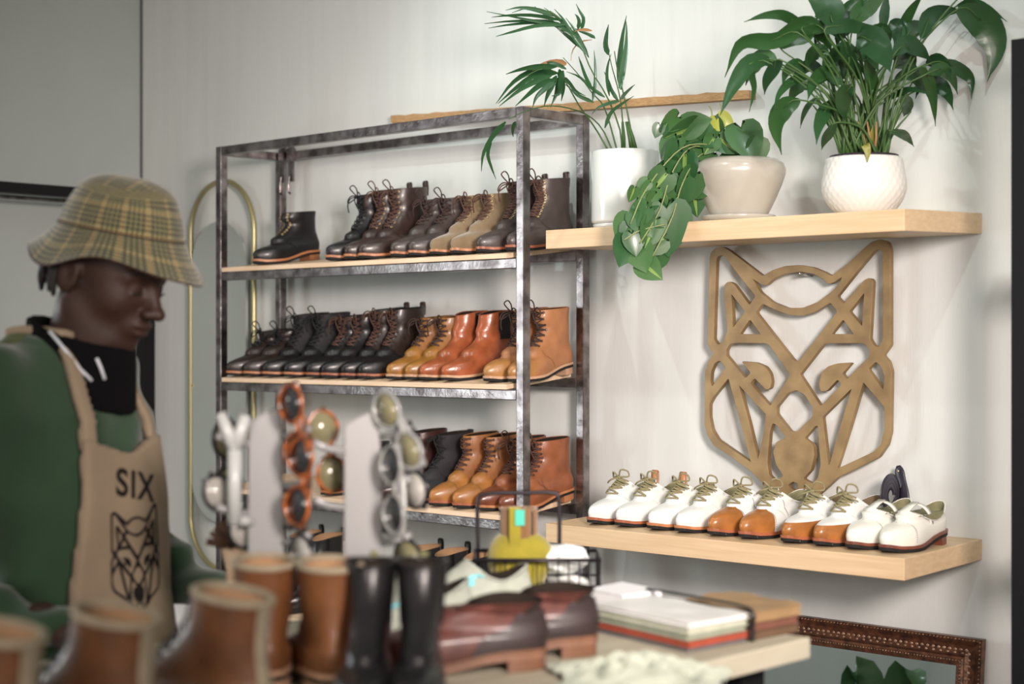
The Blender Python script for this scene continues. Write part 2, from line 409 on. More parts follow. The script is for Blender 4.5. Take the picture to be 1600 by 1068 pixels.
        P.append(('buckle', join(tube([c+np.array([0, dy, dz]) for dy, dz in ((-.009, -.008), (.009, -.008), (.009, .008), (-.009, .008))], .0014, 6, closed=True), tube([c+np.array([.001, -.012, 0]), c+np.array([.001, .012, 0])], .001, 5)), mat('pewter_buckle', (.35, .33, .3), .35, .9), None))
    if sp.get('brogue'):
        D = []
        def dots(fn, n, s=.0011):
            for k in range(n):
                i, ph = fn(k/(n-1)); c = la.S(i, ph, .0019); c2 = la.S(i, ph, .0030); nn = (c2-c)/np.linalg.norm(c2-c)
                a = np.cross(nn, (0.1, 0.3, 1)); a /= np.linalg.norm(a); b = np.cross(nn, a)
                vs = [c+(a*math.cos(q)+b*math.sin(q))*s for q in np.arange(0, 2*PI, PI/3)]+[c+nn*.0004]
                D.append((vs, [(j, (j+1) % 6, 6) for j in range(6)]))
        y0 = L*sp.get('capy', .76)-.004
        for sg in (1, -1):
            dots(lambda t, sg=sg: (.6+4.6*t, sg*la.ph_at(.6+4.6*t, y0)), 15)
            if st == 'boot':
                dots(lambda t, sg=sg: (2+4*t, sg*(la.ph_at(2+4*t, L*.56-.01)-.05)), 14)
                dots(lambda t, sg=sg: (6.5+4.2*t, sg*(PI-dl-.32)), 18)
            elif st == 'low': dots(lambda t, sg=sg: (2+5*t, sg*(la.ph_at(2+5*t, L*.52)-.06)), 18)
            else: dots(lambda t, sg=sg: (10.2, sg*(.5+2.2*t)), 26)
        P.append(('perforations', join(*D), mat('punched_holes', (.09, .065, .045), .9), None))
    if st == 'mary' or sp.get('stitch'):
        pass
    wg = .0038
    P.append(('welt', sole_geo(la, lambda y: basez(y, L)+.0012, .0062, wg), sp.get('welt', M_weltr), None))
    P.append(('outsole', sole_geo(la, lambda y: basez(y, L)-.005, .0068, wg-.0006), sp.get('sole', M_sole), None))
    hy = L*.25
    ho = []
    for k in range(44):
        p = la.S(0, 2*PI*k/44)
        if p[1] <= hy: ho.append((p[0]*1.06, p[1]-.002))
    ho.sort(key=lambda q: math.atan2(q[0], q[1]-hy*.5)); ho = ho[::-1]
    n = len(ho); zt_ = .017
    HV = [(x, y, 0) for x, y in ho]+[(x, y, zt_) for x, y in ho]
    P.append(('heel', (HV, [(k, (k+1) % n, n+(k+1) % n, n+k) for k in range(n)]+[tuple(range(n))[::-1], tuple(range(n, 2*n))]), sp.get('heelm', sp.get('welt', M_weltr)), None))
    if sp.get('spikes'):
        SP = []
        for yy in np.linspace(L*.5, L*.9, 4):
            for xx in (-.022, .022): SP.append(xf(lathe([(0, -.0005), (.002, .002), (.004, .006), (.0, .008)], 8), (xx, yy, .001)))
        P.append(('sole_studs', join(*SP), mat('dark_studs', (.03, .03, .035), .3, .5), None))
    if sp.get('tab'):
        zt = H if st in ('boot', 'chelsea') else .087
        tw = sp.get('tabw', .008); th_ = sp.get('tabh', .022)
        y = -.002; tb = [(y-.002, zt-.022), (y-.006, zt), (y-.006, zt+th_*.8), (y-.002, zt+th_), (y+.003, zt+th_*.8), (y+.004, zt-.002)]
        V = [(-tw, a, b) for a, b in tb]+[(tw, a, b) for a, b in tb]+[(-tw, a*1+.0022 if i < 3 else a-.0022, b-(.002 if 1 < i < 5 else 0)) for i, (a, b) in enumerate(tb)]+[(tw, a*1+.0022 if i < 3 else a-.0022, b-(.002 if 1 < i < 5 else 0)) for i, (a, b) in enumerate(tb)]
        F = []
        for k in range(5): F += [(k, k+1, 6+k+1, 6+k), (12+k, 18+k, 18+k+1, 12+k+1), (k, 12+k, 12+k+1, k+1), (6+k, 6+k+1, 18+k+1, 18+k)]
        P.append(('pull_tab', (V, F), sp['tab'], None))
    if sp.get('backstay'):
        P.append(('backstay', la.grid(1, N, 18, -.33, .33, 6, .0024), sp['backstay'], None))
    out = []
    for nm, g_, m, lb in P:
        me = mesh(nm, g_[0], g_[1], nm not in ('heel', 'outsole', 'welt')); me.materials.append(m); out.append((nm, me, lb))
    SHOE_CACHE[key] = out; return out
def place_shoe(sp, name, label, cat, loc, rz=PI, rx=0, group=None, extra=None):
    r = thing(name, label, cat, loc, (rx, 0, rz), group)
    byname = {}
    for nm, me, lb in shoe_geo(sp):      # stitched-on details hang from the panel that carries them
        host = {'eyelets': 'quarter', 'perforations': 'quarter', 'sole_studs': 'outsole', 'heel': 'outsole'}.get(nm)
        o = part(nm, me, None, byname.get(host, r)); byname[nm] = o
    return r

# leathers
L_black = leather('black_leather', (.011, .010, .011)); L_blkbr = leather('brown_black_leather', (.028, .017, .014), .35)
L_grbr = leather('grey_brown_leather', (.062, .045, .041), .35); L_dkbr = leather('dark_brown_leather', (.044, .025, .021), .3)
L_charc = mat('charcoal_suede_leather', (.018, .0175, .020), .75, 0, .3, 20, .4, 180)
L_olive = suede('olive_tan_suede', (.22, .155, .085)); L_mustard = leather('mustard_leather', (.36, .16, .03), .3, .4)
L_rust = leather('rust_red_leather', (.38, .105, .04), .22, .45); L_tan = leather('tan_leather', (.40, .17, .065), .5, .25)
L_tancap = leather('honey_tan_cap', (.40, .19, .06), .3, .2); L_brogue = leather('caramel_brogue_leather', (.42, .175, .045), .35, .4)
L_brown = leather('chestnut_leather', (.30, .095, .035), .4, .35); L_white = leather('white_leather', (.72, .73, .71), .32, .05)
L_toetan = leather('caramel_toe', (.42, .16, .04), .25, .4); L_cream = leather('off_white_leather', (.74, .73, .66), .35, .06)
L_black2 = leather('glossy_black_leather', (.012, .012, .013), .2, .2)
LC_black = mat('black_lace', (.01, .01, .01), .8); LC_brown = mat('brown_lace', (.10, .045, .03), .75, 0, .4, 60); LC_dk = mat('dark_brown_lace', (.045, .022, .018), .8)
LC_olive = mat('olive_flat_lace', (.26, .23, .12), .8, 0, .2, 80); EY_brass = mat('brass_eyelet', (.75, .58, .3), .3, .9); EY_dk = mat('dark_eyelet', (.02, .012, .01), .5)
LIN_olive = mat('olive_lining', (.20, .19, .10), .9, 0, .3, 60); LIN_tan = mat('tan_lining', (.42, .25, .13), .8)

K = {
 'black_alone': dict(style='boot', H=.142, upper=L_black, eyelet=EY_brass, lace=None, welt=M_welto, ne=9, L=.222),
 'black_tall': dict(style='boot', H=.174, upper=L_black, eyelet=EY_dk, lace=LC_black, welt=M_welto, ne=8, stick=1),
 'brown_tall': dict(style='boot', H=.182, upper=L_dkbr, eyelet=EY_brass, lace=LC_brown, welt=M_welto, ne=8, tab=L_dkbr, tabh=.02, stick=1),
 'chukka': dict(style='boot', H=.145, upper=L_grbr, eyelet=EY_dk, lace=LC_dk, welt=M_welto, ne=6, stick=1),
 'olive': dict(style='boot', H=.146, upper=L_olive, eyelet=EY_brass, lace=LC_brown, welt=M_welto, ne=7),
 'lowdark': dict(style='boot', H=.125, upper=L_dkbr, eyelet=EY_dk, lace=LC_dk, welt=M_weltr, ne=5, bow=False),
 'brown_eyelet': dict(style='boot', H=.172, upper=L_grbr, eyelet=EY_brass, lace=LC_brown, welt=M_weltr, ne=12, tab=L_dkbr, tabh=.018, stick=1),
 'derby_br': dict(style='boot', H=.118, upper=L_blkbr, eyelet=EY_dk, lace=LC_black, welt=M_welto, ne=5, stick=1),
 'black_mid': dict(style='boot', H=.165, upper=L_black, quarter=L_charc, eyelet=EY_dk, lace=LC_black, welt=M_welto, ne=7, stick=1),
 'black_brlace': dict(style='boot', H=.158, upper=L_black, eyelet=EY_dk, lace=LC_brown, welt=M_weltr, ne=7),
 'black_brlace2': dict(style='boot', H=.175, upper=L_black, quarter=L_blkbr, eyelet=EY_dk, lace=LC_brown, welt=M_weltr, ne=8, tab=L_dkbr, tabh=.015),
 'mustard': dict(style='boot', H=.150, upper=L_mustard, quarter=leather('mustard_brown_quarter', (.33, .145, .045), .4), eyelet=EY_dk, lace=LC_dk, welt=M_weltt, ne=6),
 'chelsea': dict(style='chelsea', H=.158, upper=L_rust, welt=M_weltt, W=.080, L=.245),
 'tancap': dict(style='boot', H=.168, upper=L_tan, cap=L_tancap, eyelet=EY_dk, lace=LC_dk, welt=M_weltt, ne=7, stick=1, L=.225),
 'blackshoe': dict(style='boot', H=.12, upper=L_black2, eyelet=EY_dk, lace=LC_black, welt=M_welto, ne=5, bow=False),
 'oxblood': dict(style='boot', H=.165, upper=leather('oxblood_leather', (.06, .022, .018), .3), eyelet=EY_dk, lace=LC_dk, welt=M_weltr, ne=6, bow=False),
 'charcoal': dict(style='boot', H=.162, upper=L_charc, eyelet=EY_dk, lace=LC_black, welt=M_weltt, ne=4, tab=L_charc, tabh=.004, bs=.8),
 'brogue': dict(style='boot', H=.164, upper=L_brogue, cap=L_brogue, quarter=leather('brown_brogue_quarter', (.34, .135, .045), .45), eyelet=EY_dk, lace=LC_brown, welt=M_weltr, ne=7, brogue=1, bow=False),
 'brownbrogue': dict(style='boot', H=.160, upper=L_brown, cap=leather('dark_chestnut_toe', (.19, .055, .025), .25), quarter=L_brown, eyelet=EY_dk, lace=LC_brown, welt=M_welto, ne=8, brogue=1, stick=1),
 'chelsea_black': dict(style='chelsea', H=.19, upper=L_black2, welt=M_sole, tab=L_black, lining=LIN_tan, tabh=.02, rim=LIN_tan),
 'plimsoll': dict(style='low', upper=L_white, eyelet=None, lace=LC_olive, welt=M_weltr, tab=leather('tan_tab', (.50, .20, .08)), lining=LIN_olive, lr=.0021, bs=.8, L=.232, H=.1, tabh=.024, tabw=.009),
 'whitederby': dict(W=.076, style='low', upper=L_white, quarter=leather('white_quarter_leather', (.72, .72, .68), .35, .05), eyelet=None, lace=LC_olive, welt=M_welto, lining=LIN_olive, lr=.0021, bs=.8, L=.232, H=.1),
 'spectator': dict(style='low', upper=L_white, cap=L_toetan, capy=.72, eyelet=None, lace=LC_olive, welt=M_weltr, lining=LIN_olive, lr=.0021, bs=.85, brogue=1, spikes=1, L=.238, H=.1),
 'saddle': dict(style='low', upper=L_white, rand=L_toetan, eyelet=None, lace=LC_olive, welt=M_weltr, lining=mat('brown_lining', (.13, .09, .05), .9), lr=.0021, bs=.85, spikes=1, L=.232, H=.1),
 'mary': dict(style='mary', upper=L_cream, cap=L_cream, capy=.74, brogue=1, welt=leather('dark_red_welt', (.20, .06, .035), .4), lining=LIN_olive, L=.222, W=.080, H=.09),
}
for k_, v_ in K.items(): v_['kind'] = k_

# ================================================================== BOOT RACK
ra = math.radians(1); RU = np.array([-math.cos(ra), math.sin(ra)]); RV = np.array([math.sin(ra), math.cos(ra)])
RF = np.array([-2.72, 3.01]); RWD, RDP, TB = 1.251, .248, .025
rack = thing('boot_rack', 'tall dark steel rack with sloping pine boards full of boots', 'rack', (-3.345, 3.14, 0))
def rp(a, b): return RF+RU*a+RV*b        # a = along to the left, b = to the rear
ZT = 2.078
def bar(a0, a1, b0, b1, z0, z1, name='frame_bar'):
    p = [rp(a1, b0), rp(a0, b0), rp(a0, b1), rp(a1, b1)]
    g = hexa([(*q, z0) for q in p], [(*q, z1) for q in p]); return bev(part(name, g, M_steel, rack, True, False), .002)
for a in (0, RWD-TB):
    for b in (0, RDP-TB): bar(a, a+TB, b, b+TB, 0, ZT, 'post')
bar(TB, RWD-TB, 0, TB, ZT-TB, ZT-.0005, 'top_bar'); bar(TB, RWD-TB, RDP-TB, RDP, ZT-TB, ZT-.0005, 'top_bar')
for a in (0, RWD-TB): bar(a, a+TB, TB, RDP-TB, ZT-TB, ZT-.0005, 'top_bar')
ZB = [1.681, 1.357, 1.033, .685]
for i, z in enumerate(ZB):
    bar(TB, RWD-TB, 0.0005, TB, z, z+TB, 'shelf_bar'); bar(TB, RWD-TB, RDP-TB, RDP-.0005, z+.026, z+TB+.026, 'shelf_bar')
bar(TB, RWD-TB, 0, TB, .10, .10+TB, 'shelf_bar')
SLOPE = .026/(RDP-TB)
BA0, BA1, BB0, BB1, BT = .055, RWD-.034, -.004, .238, .0125
def board_z(i, b): return ZB[i]+TB+.0008+BT+SLOPE*(b)
for i in range(4):
    p = [rp(BA1, BB0), rp(BA0, BB0), rp(BA0, BB1), rp(BA1, BB1)]; bz = [board_z(i, BB0)]*2+[board_z(i, BB1)]*2
    bev(part('shelf_board', hexa([(*q, z-BT) for q, z in zip(p, bz)], [(*q, z) for q, z in zip(p, bz)]), M_pine, rack, True, False), .001)
# hook brackets at the upper rear left
for k, a in enumerate((RWD-.045, RWD-.085)):
    c = rp(a, RDP-.03)
    g = join(obox(c, RU, RV, .009, .004, 1.985, 2.115), tube([(*(c+RV*-.008), 2.0), (*(c-RV*.012), 1.975), (*(c-RV*.012), 1.955), (*(c-RV*.004), 1.948)], .0035, 6), obox(c+RV*-.001, RU, RV, .013, .007, 2.046, 2.086))
    part('hanging_bracket', g, M_steel, rack, True, False)

tilt = math.atan(SLOPE)
def rack_shoe(row, kind, toe_px, label, name, cat, group=None, rzj=0, dy=0):
    sp = K[kind]; L = sp.get('L', .238)
    b0 = BB0+.004+dy; fp = rp(0, b0)
    d = ray(toe_px+ (6 if row < 3 else 0)); t = (fp@RV)/(d@RV); toe = d*t                  # toe tip on the board's front line
    ro = .09 if toe_px < 785 or row == 2 else -.03; heel = toe+(RV*math.cos(ro)+np.array([RV[1], -RV[0]])*math.sin(ro))*L*math.cos(tilt)
    # sit the shoe on the board, heel resting, following its slope
    b = (heel-RF)@RV; z = board_z(row, b)+.0006
    rz = PI-ra+rzj-ro
    if row == 3: z = board_z(3, b)+.0006
    return place_shoe(sp, name, label, cat, (heel[0], heel[1], z), rz, -tilt, group)
rows = [
 (0, 'black_alone', 393, 'unlaced black ankle boot standing alone at the left end of the top rack board', 'ankle_boot'),
 (0, 'black_tall', 508, 'tall black lace-up boot beside the gap on the top rack board', 'ankle_boot'),
 (0, 'brown_tall', 535, 'left boot of the tall dark brown pair with a heel pull tab, top rack board', 'ankle_boot'),
 (0, 'brown_tall', 560, 'right boot of the tall dark brown pair with a heel pull tab, top rack board', 'ankle_boot'),
 (0, 'chukka', 608, 'left boot of the short grey-brown lace-up pair on the top rack board', 'ankle_boot'),
 (0, 'chukka', 637, 'right boot of the short grey-brown lace-up pair on the top rack board', 'ankle_boot'),
 (0, 'olive', 672, 'left boot of the olive tan suede pair on the top rack board', 'ankle_boot'),
 (0, 'olive', 702, 'right boot of the olive tan suede pair on the top rack board', 'ankle_boot'),
 (0, 'brown_eyelet', 745, 'left boot of the tall brown many-eyelet pair at the top board right end', 'ankle_boot'),
 (0, 'brown_eyelet', 790, 'right boot of the tall brown many-eyelet pair, last on the top rack board', 'ankle_boot'),
 (1, 'derby_br', 353, 'left shoe of the low black-brown derby pair, first on the middle rack board', 'derby_shoe'),
 (1, 'derby_br', 380, 'right shoe of the low black-brown derby pair on the middle rack board', 'derby_shoe'),
 (1, 'black_mid', 408, 'left boot of the plain black pair with black bows, middle rack board', 'ankle_boot'),
 (1, 'black_mid', 440, 'right boot of the plain black pair with black bows, middle rack board', 'ankle_boot'),
 (1, 'black_brlace', 478, 'left boot of the black pair with reddish brown laces, middle rack board', 'ankle_boot'),
 (1, 'black_brlace', 501, 'right boot of the black pair with reddish brown laces, middle rack board', 'ankle_boot'),
 (1, 'black_brlace2', 530, 'left boot of the taller black pair with brown laces next to the mustard pair', 'ankle_boot'),
 (1, 'black_brlace2', 555, 'right boot of the taller black pair with brown laces next to the mustard pair', 'ankle_boot'),
 (1, 'mustard', 601, 'left boot of the mustard brown lace-up pair on the middle rack board', 'ankle_boot'),
 (1, 'mustard', 631, 'right boot of the mustard brown lace-up pair on the middle rack board', 'ankle_boot'),
 (1, 'chelsea', 651, 'left boot of the shiny rust-red elastic-sided pair on the middle rack board', 'chelsea_boot'),
 (1, 'chelsea', 690, 'right boot of the shiny rust-red elastic-sided pair, black gusset in view', 'chelsea_boot'),
 (1, 'tancap', 752, 'left boot of the light tan toe-cap pair, partly behind the rack post', 'ankle_boot'),
 (1, 'tancap', 794, 'right boot of the light tan toe-cap pair, last on the middle rack board', 'ankle_boot'),
 (2, 'blackshoe', 500, 'left shoe of the glossy black low pair behind the sunglasses display', 'derby_shoe'),
 (2, 'blackshoe', 545, 'right shoe of the glossy black low pair behind the sunglasses display', 'derby_shoe'),
 (2, 'oxblood', 590, 'dark oxblood boot half hidden behind the right sunglasses stand', 'ankle_boot'),
 (2, 'charcoal', 628, 'charcoal black suede boot with black bow on the third rack board', 'ankle_boot'),
 (2, 'brogue', 670, 'left boot of the caramel brogue pair on the third rack board', 'brogue_boot'),
 (2, 'brogue', 705, 'right boot of the caramel brogue pair on the third rack board', 'brogue_boot'),
 (2, 'brownbrogue', 742, 'left boot of the chestnut brown brogue pair on the third rack board', 'brogue_boot'),
 (2, 'brownbrogue', 779, 'right boot of the chestnut brown brogue pair beside the rack post, third board', 'brogue_boot'),
 (3, 'chelsea_black', 405, 'glossy black pull-tab boot, leftmost on the bottom rack board', 'chelsea_boot'),
 (3, 'chelsea_black', 440, 'glossy black pull-tab boot, second from the left on the bottom rack board', 'chelsea_boot'),
 (3, 'chelsea_black', 590, 'black pull-tab boot with tan rim, leftmost of the three right of the sunglasses display', 'chelsea_boot'),
 (3, 'chelsea_black', 632, 'black pull-tab boot with tan rim, middle of the three right of the sunglasses display', 'chelsea_boot'),
 (3, 'chelsea_black', 676, 'black pull-tab boot with tan rim, nearest the yellow suede moccasin', 'chelsea_boot'),
]
GR = ['boots on the top rack board', 'boots and shoes on the middle rack board', 'boots and shoes on the third rack board', 'black boots on the bottom rack board']
for r_, kd, px, lb, nm in rows:
    rack_shoe(r_, kd, px, lb, nm, 'boot' if 'boot' in nm else 'shoe', GR[r_], random.uniform(-.03, .03))

# ================================================================== WALL SHELVES
def wshelf(name, label, z, x0=-2.61):
    t = .0445; xr = -1.657; yf = 2.967; yr = WY-.0005; dr = .010
    g = hexa([(x0, yf, z-t), (xr, yf, z-t), (xr, yr, z-t+dr), (x0, yr, z-t+dr)], [(x0, yf, z), (xr, yf, z), (xr, yr, z+dr), (x0, yr, z+dr)])
    return bev(solo(name, g, M_maple, label, 'shelf', smooth=False), .0015)
ZU, ZS = 1.766, 1.068
wshelf('wall_shelf', 'thick pale wooden wall shelf carrying three potted plants', ZU)
wshelf('wall_shelf', 'thick pale wooden wall shelf carrying ten white shoes', ZS)
def shelf_z(z, y): return z+.010*(y-2.967)/(WY-2.967)
wt = math.atan(.010/.333)
wh = [('plimsoll', 918, 'left shoe of the plain white oxford pair with tan heel loops', 'oxford_shoe'),
      ('plimsoll', 962, 'right shoe of the plain white oxford pair with tan heel loops', 'oxford_shoe'),
      ('whitederby', 1011, 'left shoe of the all-white derby pair with olive laces on the wall shelf', 'derby_shoe'),
      ('whitederby', 1055, 'right shoe of the all-white derby pair with olive laces on the wall shelf', 'derby_shoe'),
      ('spectator', 1108, 'left shoe of the white brogue pair with round caramel toe caps', 'brogue_shoe'),
      ('spectator', 1153, 'right shoe of the white brogue pair with round caramel toe caps', 'brogue_shoe'),
      ('saddle', 1220, 'left shoe of the white pair with a caramel band around the lower edge', 'golf_shoe'),
      ('saddle', 1274, 'right shoe of the white pair with a caramel band around the lower edge', 'golf_shoe'),
      ('mary', 1323, 'left shoe of the off-white buckled strap pair, dark belt coiled inside it', 'strap_shoe'),
      ('mary', 1376, 'right shoe of the off-white buckled strap pair, last on the wall shelf', 'strap_shoe')]
for kd, px, lb, nm in wh:
    sp = K[kd]; L = sp['L']; yt = 2.995; p = aty(px+5, 800, yt); ro = .05; y = yt+L*math.cos(ro); p = p+np.array([L*math.sin(ro), 0, 0])
    place_shoe(sp, nm, lb, 'shoe', (p[0], y, shelf_z(ZS, y)+.0005), PI-ro+random.uniform(-.03, .03), -wt, 'white shoes on the lower wall shelf')
# coiled belt and standing strap
c = aty(1392, 795, 3.215); sp_ = []
for k in range(75):
    a = k/75*2*PI*2.6; r = .018+.00125*k/4; sp_.append((c[0]+.0, c[1]+r*math.cos(a)*.9, shelf_z(ZS, 3.2)+.092+r*math.sin(a)))
bl = thing('coiled_belt', 'dark navy leather belt rolled into a coil between the strap shoes', 'belt', (c[0], c[1], shelf_z(ZS, 3.2)+.06))
L_navy = leather('navy_black_leather', (.022, .019, .032), .3)
part('belt_coil', tube(sp_, .0105, 6, flat=.16, up=None), L_navy, bl, True)
c2 = aty(1407, 800, 3.25)
st_ = thing('leather_strap', 'narrow dark leather strap standing upright behind the last strap shoe', 'strap', (c2[0], c2[1], shelf_z(ZS, 3.25)))
z0 = shelf_z(ZS, 3.25)
part('strap_body', tube(catmull([(c2[0]+.012, c2[1], z0), (c2[0]+.008, c2[1]+.005, z0+.08), (c2[0]-.004, c2[1]+.01, z0+.12), (c2[0]-.012, c2[1]+.012, z0+.152)], 14), [.012]*12+[.010, .005], 8, flat=.2, up=(0, 1, 0)), L_navy, st_, True)
part('rivet', xf(lathe([(0, 0), (.0025, .0005), (.0025, .0015), (0, .002)], 10), (c2[0]-.0095, c2[1]+.007, z0+.140), rx=PI/2), EY_brass, st_, True)

# ================================================================== WALL THINGS
def pill(cx, hw, z0, z1, n=24):
    r = hw; P = []
    for k in range(n+1): a = PI*k/n; P.append((cx+r*math.cos(a), z1-r+r*math.sin(a)))
    for k in range(n+1): a = PI+PI*k/n; P.append((cx+r*math.cos(a), z0+r+r*math.sin(a)))
    return P
mx0, mx1 = aty(298, 400, 3.27)[0], aty(397, 400, 3.27)[0]; mc = (mx0+mx1)/2
mir = thing('wall_mirror', 'tall pill-shaped mirror in a thin gold wire frame on the wall', 'mirror', (mc, 3.27, .775))
part('wire_frame', tube([(x, 3.27, z) for x, z in pill(mc, (mx1-mx0)/2, .775, 2.012)][:-1], .0085, 8, closed=True), M_gold, mir, True)
hw2 = (aty(390, 0, 3.28)[0]-aty(303, 0, 3.28)[0])/2-.004; mc2 = (aty(390, 0, 3.28)[0]+aty(303, 0, 3.28)[0])/2
pp = pill(mc2, hw2, .925, 1.885); n = len(pp)
part('glass', ([(x, 3.268, z) for x, z in pp]+[(x, 3.276, z) for x, z in pp], [tuple(range(n)), tuple(range(n, 2*n))[::-1]]+[(k, n+k, n+(k+1) % n, (k+1) % n) for k in range(n)]), M_mirror, mir, True, False)
part('bracket', join(box(mc2-hw2, mc2-hw2+.012, 3.27, 3.299, 1.35, 1.37), box(mc2+hw2-.012, mc2+hw2, 3.27, 3.299, 1.35, 1.37), box(mc-(mx1-mx0)/2, mc2-hw2+.01, 3.266, 3.272, 1.355, 1.365), box(mc2+hw2-.01, mc+(mx1-mx0)/2, 3.266, 3.272, 1.355, 1.365)), M_gold, mir, True, False)

# rough plank on the wall above the rack
a = aty(615, 187, 3.284); b = aty(1175, 148, 3.284)
g = []
V = []; F = []; m_ = 40
for k in range(m_+1):
    t = k/m_; x = a[0]+(b[0]-a[0])*t; z = a[2]+(b[2]-a[2])*t; e = .0012*math.sin(k*2.3)+random.uniform(-.001, .001)
    V += [(x, 3.272, z-.010), (x, 3.272, z+.010+e), (x, 3.2995, z+.010+e), (x, 3.2995, z-.010)]
for k in range(m_):
    o = 4*k; F += [(o+j, o+4+j, o+4+(j+1) % 4, o+(j+1) % 4)[::-1] for j in range(4)]
F += [(0, 1, 2, 3), (4*m_+3, 4*m_+2, 4*m_+1, 4*m_)]
solo('wall_batten', (V, F), mat('rough_split_wood', (.50, .31, .15), .8, 0, .4, 30, .5, 60, var_col=(.35, .20, .09), stretch=(3, 10, 20)), 'rough brown wooden batten fixed along the wall above the boot rack', 'batten', smooth=False)

# gold wolf face
ZO = (1080, 360, 2.544)
OUT = [(73, 430), (80, 110), (85, 88), (103, 70), (130, 65), (155, 78), (292, 182), (330, 158), (380, 142), (435, 138), (490, 147), (535, 165), (565, 182), (635, 128), (700, 65), (725, 45), (755, 36), (785, 45), (797, 75), (797, 455), (768, 495), (790, 520), (801, 560), (797, 800), (785, 850), (750, 900), (680, 935), (590, 978), (545, 1020), (500, 1058), (430, 1075), (350, 1050), (300, 1012), (265, 975), (245, 955), (170, 900), (97, 852), (70, 810), (60, 770), (62, 560), (75, 520), (96, 490), (71, 450)]
HOL = [
 [(105, 125), (110, 104), (125, 96), (142, 104), (200, 182), (263, 260), (238, 297), (175, 212), (155, 203), (140, 215), (138, 260), (152, 395), (132, 445), (112, 455), (95, 430)],
 [(165, 250), (222, 322), (172, 388)], [(240, 352), (285, 412), (197, 412)],
 [(247, 190), (290, 215), (305, 217), (335, 190), (380, 170), (435, 162), (490, 170), (530, 190), (552, 212), (575, 205), (607, 182), (600, 205), (570, 240), (510, 285), (450, 308), (390, 308), (330, 285), (280, 245)],
 [(290, 290), (350, 318), (400, 335), (450, 338), (500, 322), (560, 285), (588, 322), (440, 512), (425, 522), (412, 515), (262, 325)],
 [(585, 262), (660, 168), (735, 78), (755, 72), (768, 90), (770, 430), (755, 462), (735, 460), (715, 430), (728, 200), (715, 189), (695, 197), (612, 292)],
 [(695, 245), (686, 382), (633, 322)], [(610, 352), (655, 412), (562, 412)],
 [(145, 475), (160, 450), (185, 445), (305, 447), (320, 458), (402, 572), (320, 698), (240, 608), (258, 585), (305, 632), (320, 626), (325, 600), (318, 565), (300, 540), (265, 525), (207, 520), (245, 565), (222, 588), (145, 495)],
 [(715, 475), (700, 452), (680, 446), (540, 447), (525, 460), (437, 572), (520, 698), (606, 612), (588, 590), (545, 636), (522, 638), (515, 610), (525, 565), (550, 540), (590, 528), (642, 525), (605, 568), (625, 592), (715, 500)],
 [(88, 622), (82, 600), (85, 560), (100, 525), (120, 515), (145, 545)],
 [(93, 662), (155, 585), (200, 750), (245, 922), (112, 830), (88, 790), (78, 740), (78, 690)],
 [(195, 612), (305, 730), (292, 820), (272, 912), (235, 760)],
 [(425, 632), (458, 652), (492, 705), (488, 740), (430, 798), (400, 798), (345, 728), (345, 700), (390, 645)],
 [(330, 763), (347, 772), (385, 822), (345, 840), (333, 880), (345, 930), (375, 975), (340, 995), (315, 970), (308, 920), (318, 800)],
 [(500, 775), (512, 775), (515, 850), (522, 930), (510, 985), (485, 1005), (450, 985), (482, 950), (495, 890), (490, 850), (455, 825)],
 [(388, 1012), (410, 995), (430, 1003), (433, 1025), (410, 1032)],
 [(527, 740), (588, 680), (645, 625), (555, 935), (548, 920)],
 [(690, 600), (775, 700), (775, 790), (760, 850), (730, 880), (583, 948), (640, 770)],
 [(708, 550), (740, 520), (763, 540), (775, 580), (770, 635)]]
def curve_fill(polys, ext, bv=0):
    cu = bpy.data.curves.new('tmp', 'CURVE'); cu.dimensions = '2D'; cu.fill_mode = 'BOTH'; cu.extrude = ext; cu.bevel_depth = bv
    for P in polys:
        s_ = cu.splines.new('POLY'); s_.points.add(len(P)-1); s_.use_cyclic_u = True
        for i, (x, y) in enumerate(P): s_.points[i].co = (x, y, 0, 1)
    o = bpy.data.objects.new('tmp', cu); COL.objects.link(o); dg = bpy.context.evaluated_depsgraph_get(); dg.update()
    me = bpy.data.meshes.new_from_object(o.evaluated_get(dg)); bpy.data.objects.remove(o); return me
def chaikin(P, lim=26):
    out = []; n = len(P)
    for i in range(n):
        p0, p, p1 = (np.array(P[j % n], float) for j in (i-1, i, i+1)); c = lambda q: q-p
        for q in (p0, p1):
            d = q-p; l = np.linalg.norm(d); out.append(p+d/l*min(4.5, l*.25))
    return out
def wolf_xy(P):
    r_ = []
    for x, y in P:
        q = aty(ZO[0]+x/ZO[2], ZO[1]+y/ZO[2], 3.262); r_.append((q[0], q[2]))
    return r_
polys = [wolf_xy(chaikin(P)) for P in [OUT]+HOL]
me = curve_fill(polys, .0065, .0006)
for v in me.vertices: x, y, z = v.co; v.co = (x, 3.262-z, y)
me.update()
wc = np.mean(np.array(polys[0]), axis=0)
wolf = thing('wolf_face_sign', 'large cut-out gold wolf face hanging on the wall between the two shelves', 'sign', (wc[0], 3.262, wc[1]))
for v in me.vertices: v.co = v.co-Vector(wolf.location)
me.update()
part('cut_out_face', me, M_brass, wolf)
q = aty(1250, 427, 3.25); part('nail', tube([(q[0], 3.245, q[2]), (q[0], 3.299, q[2]-.004)], .003, 8), mat('steel_nail', (.5, .5, .48), .3, .9), wolf, True)

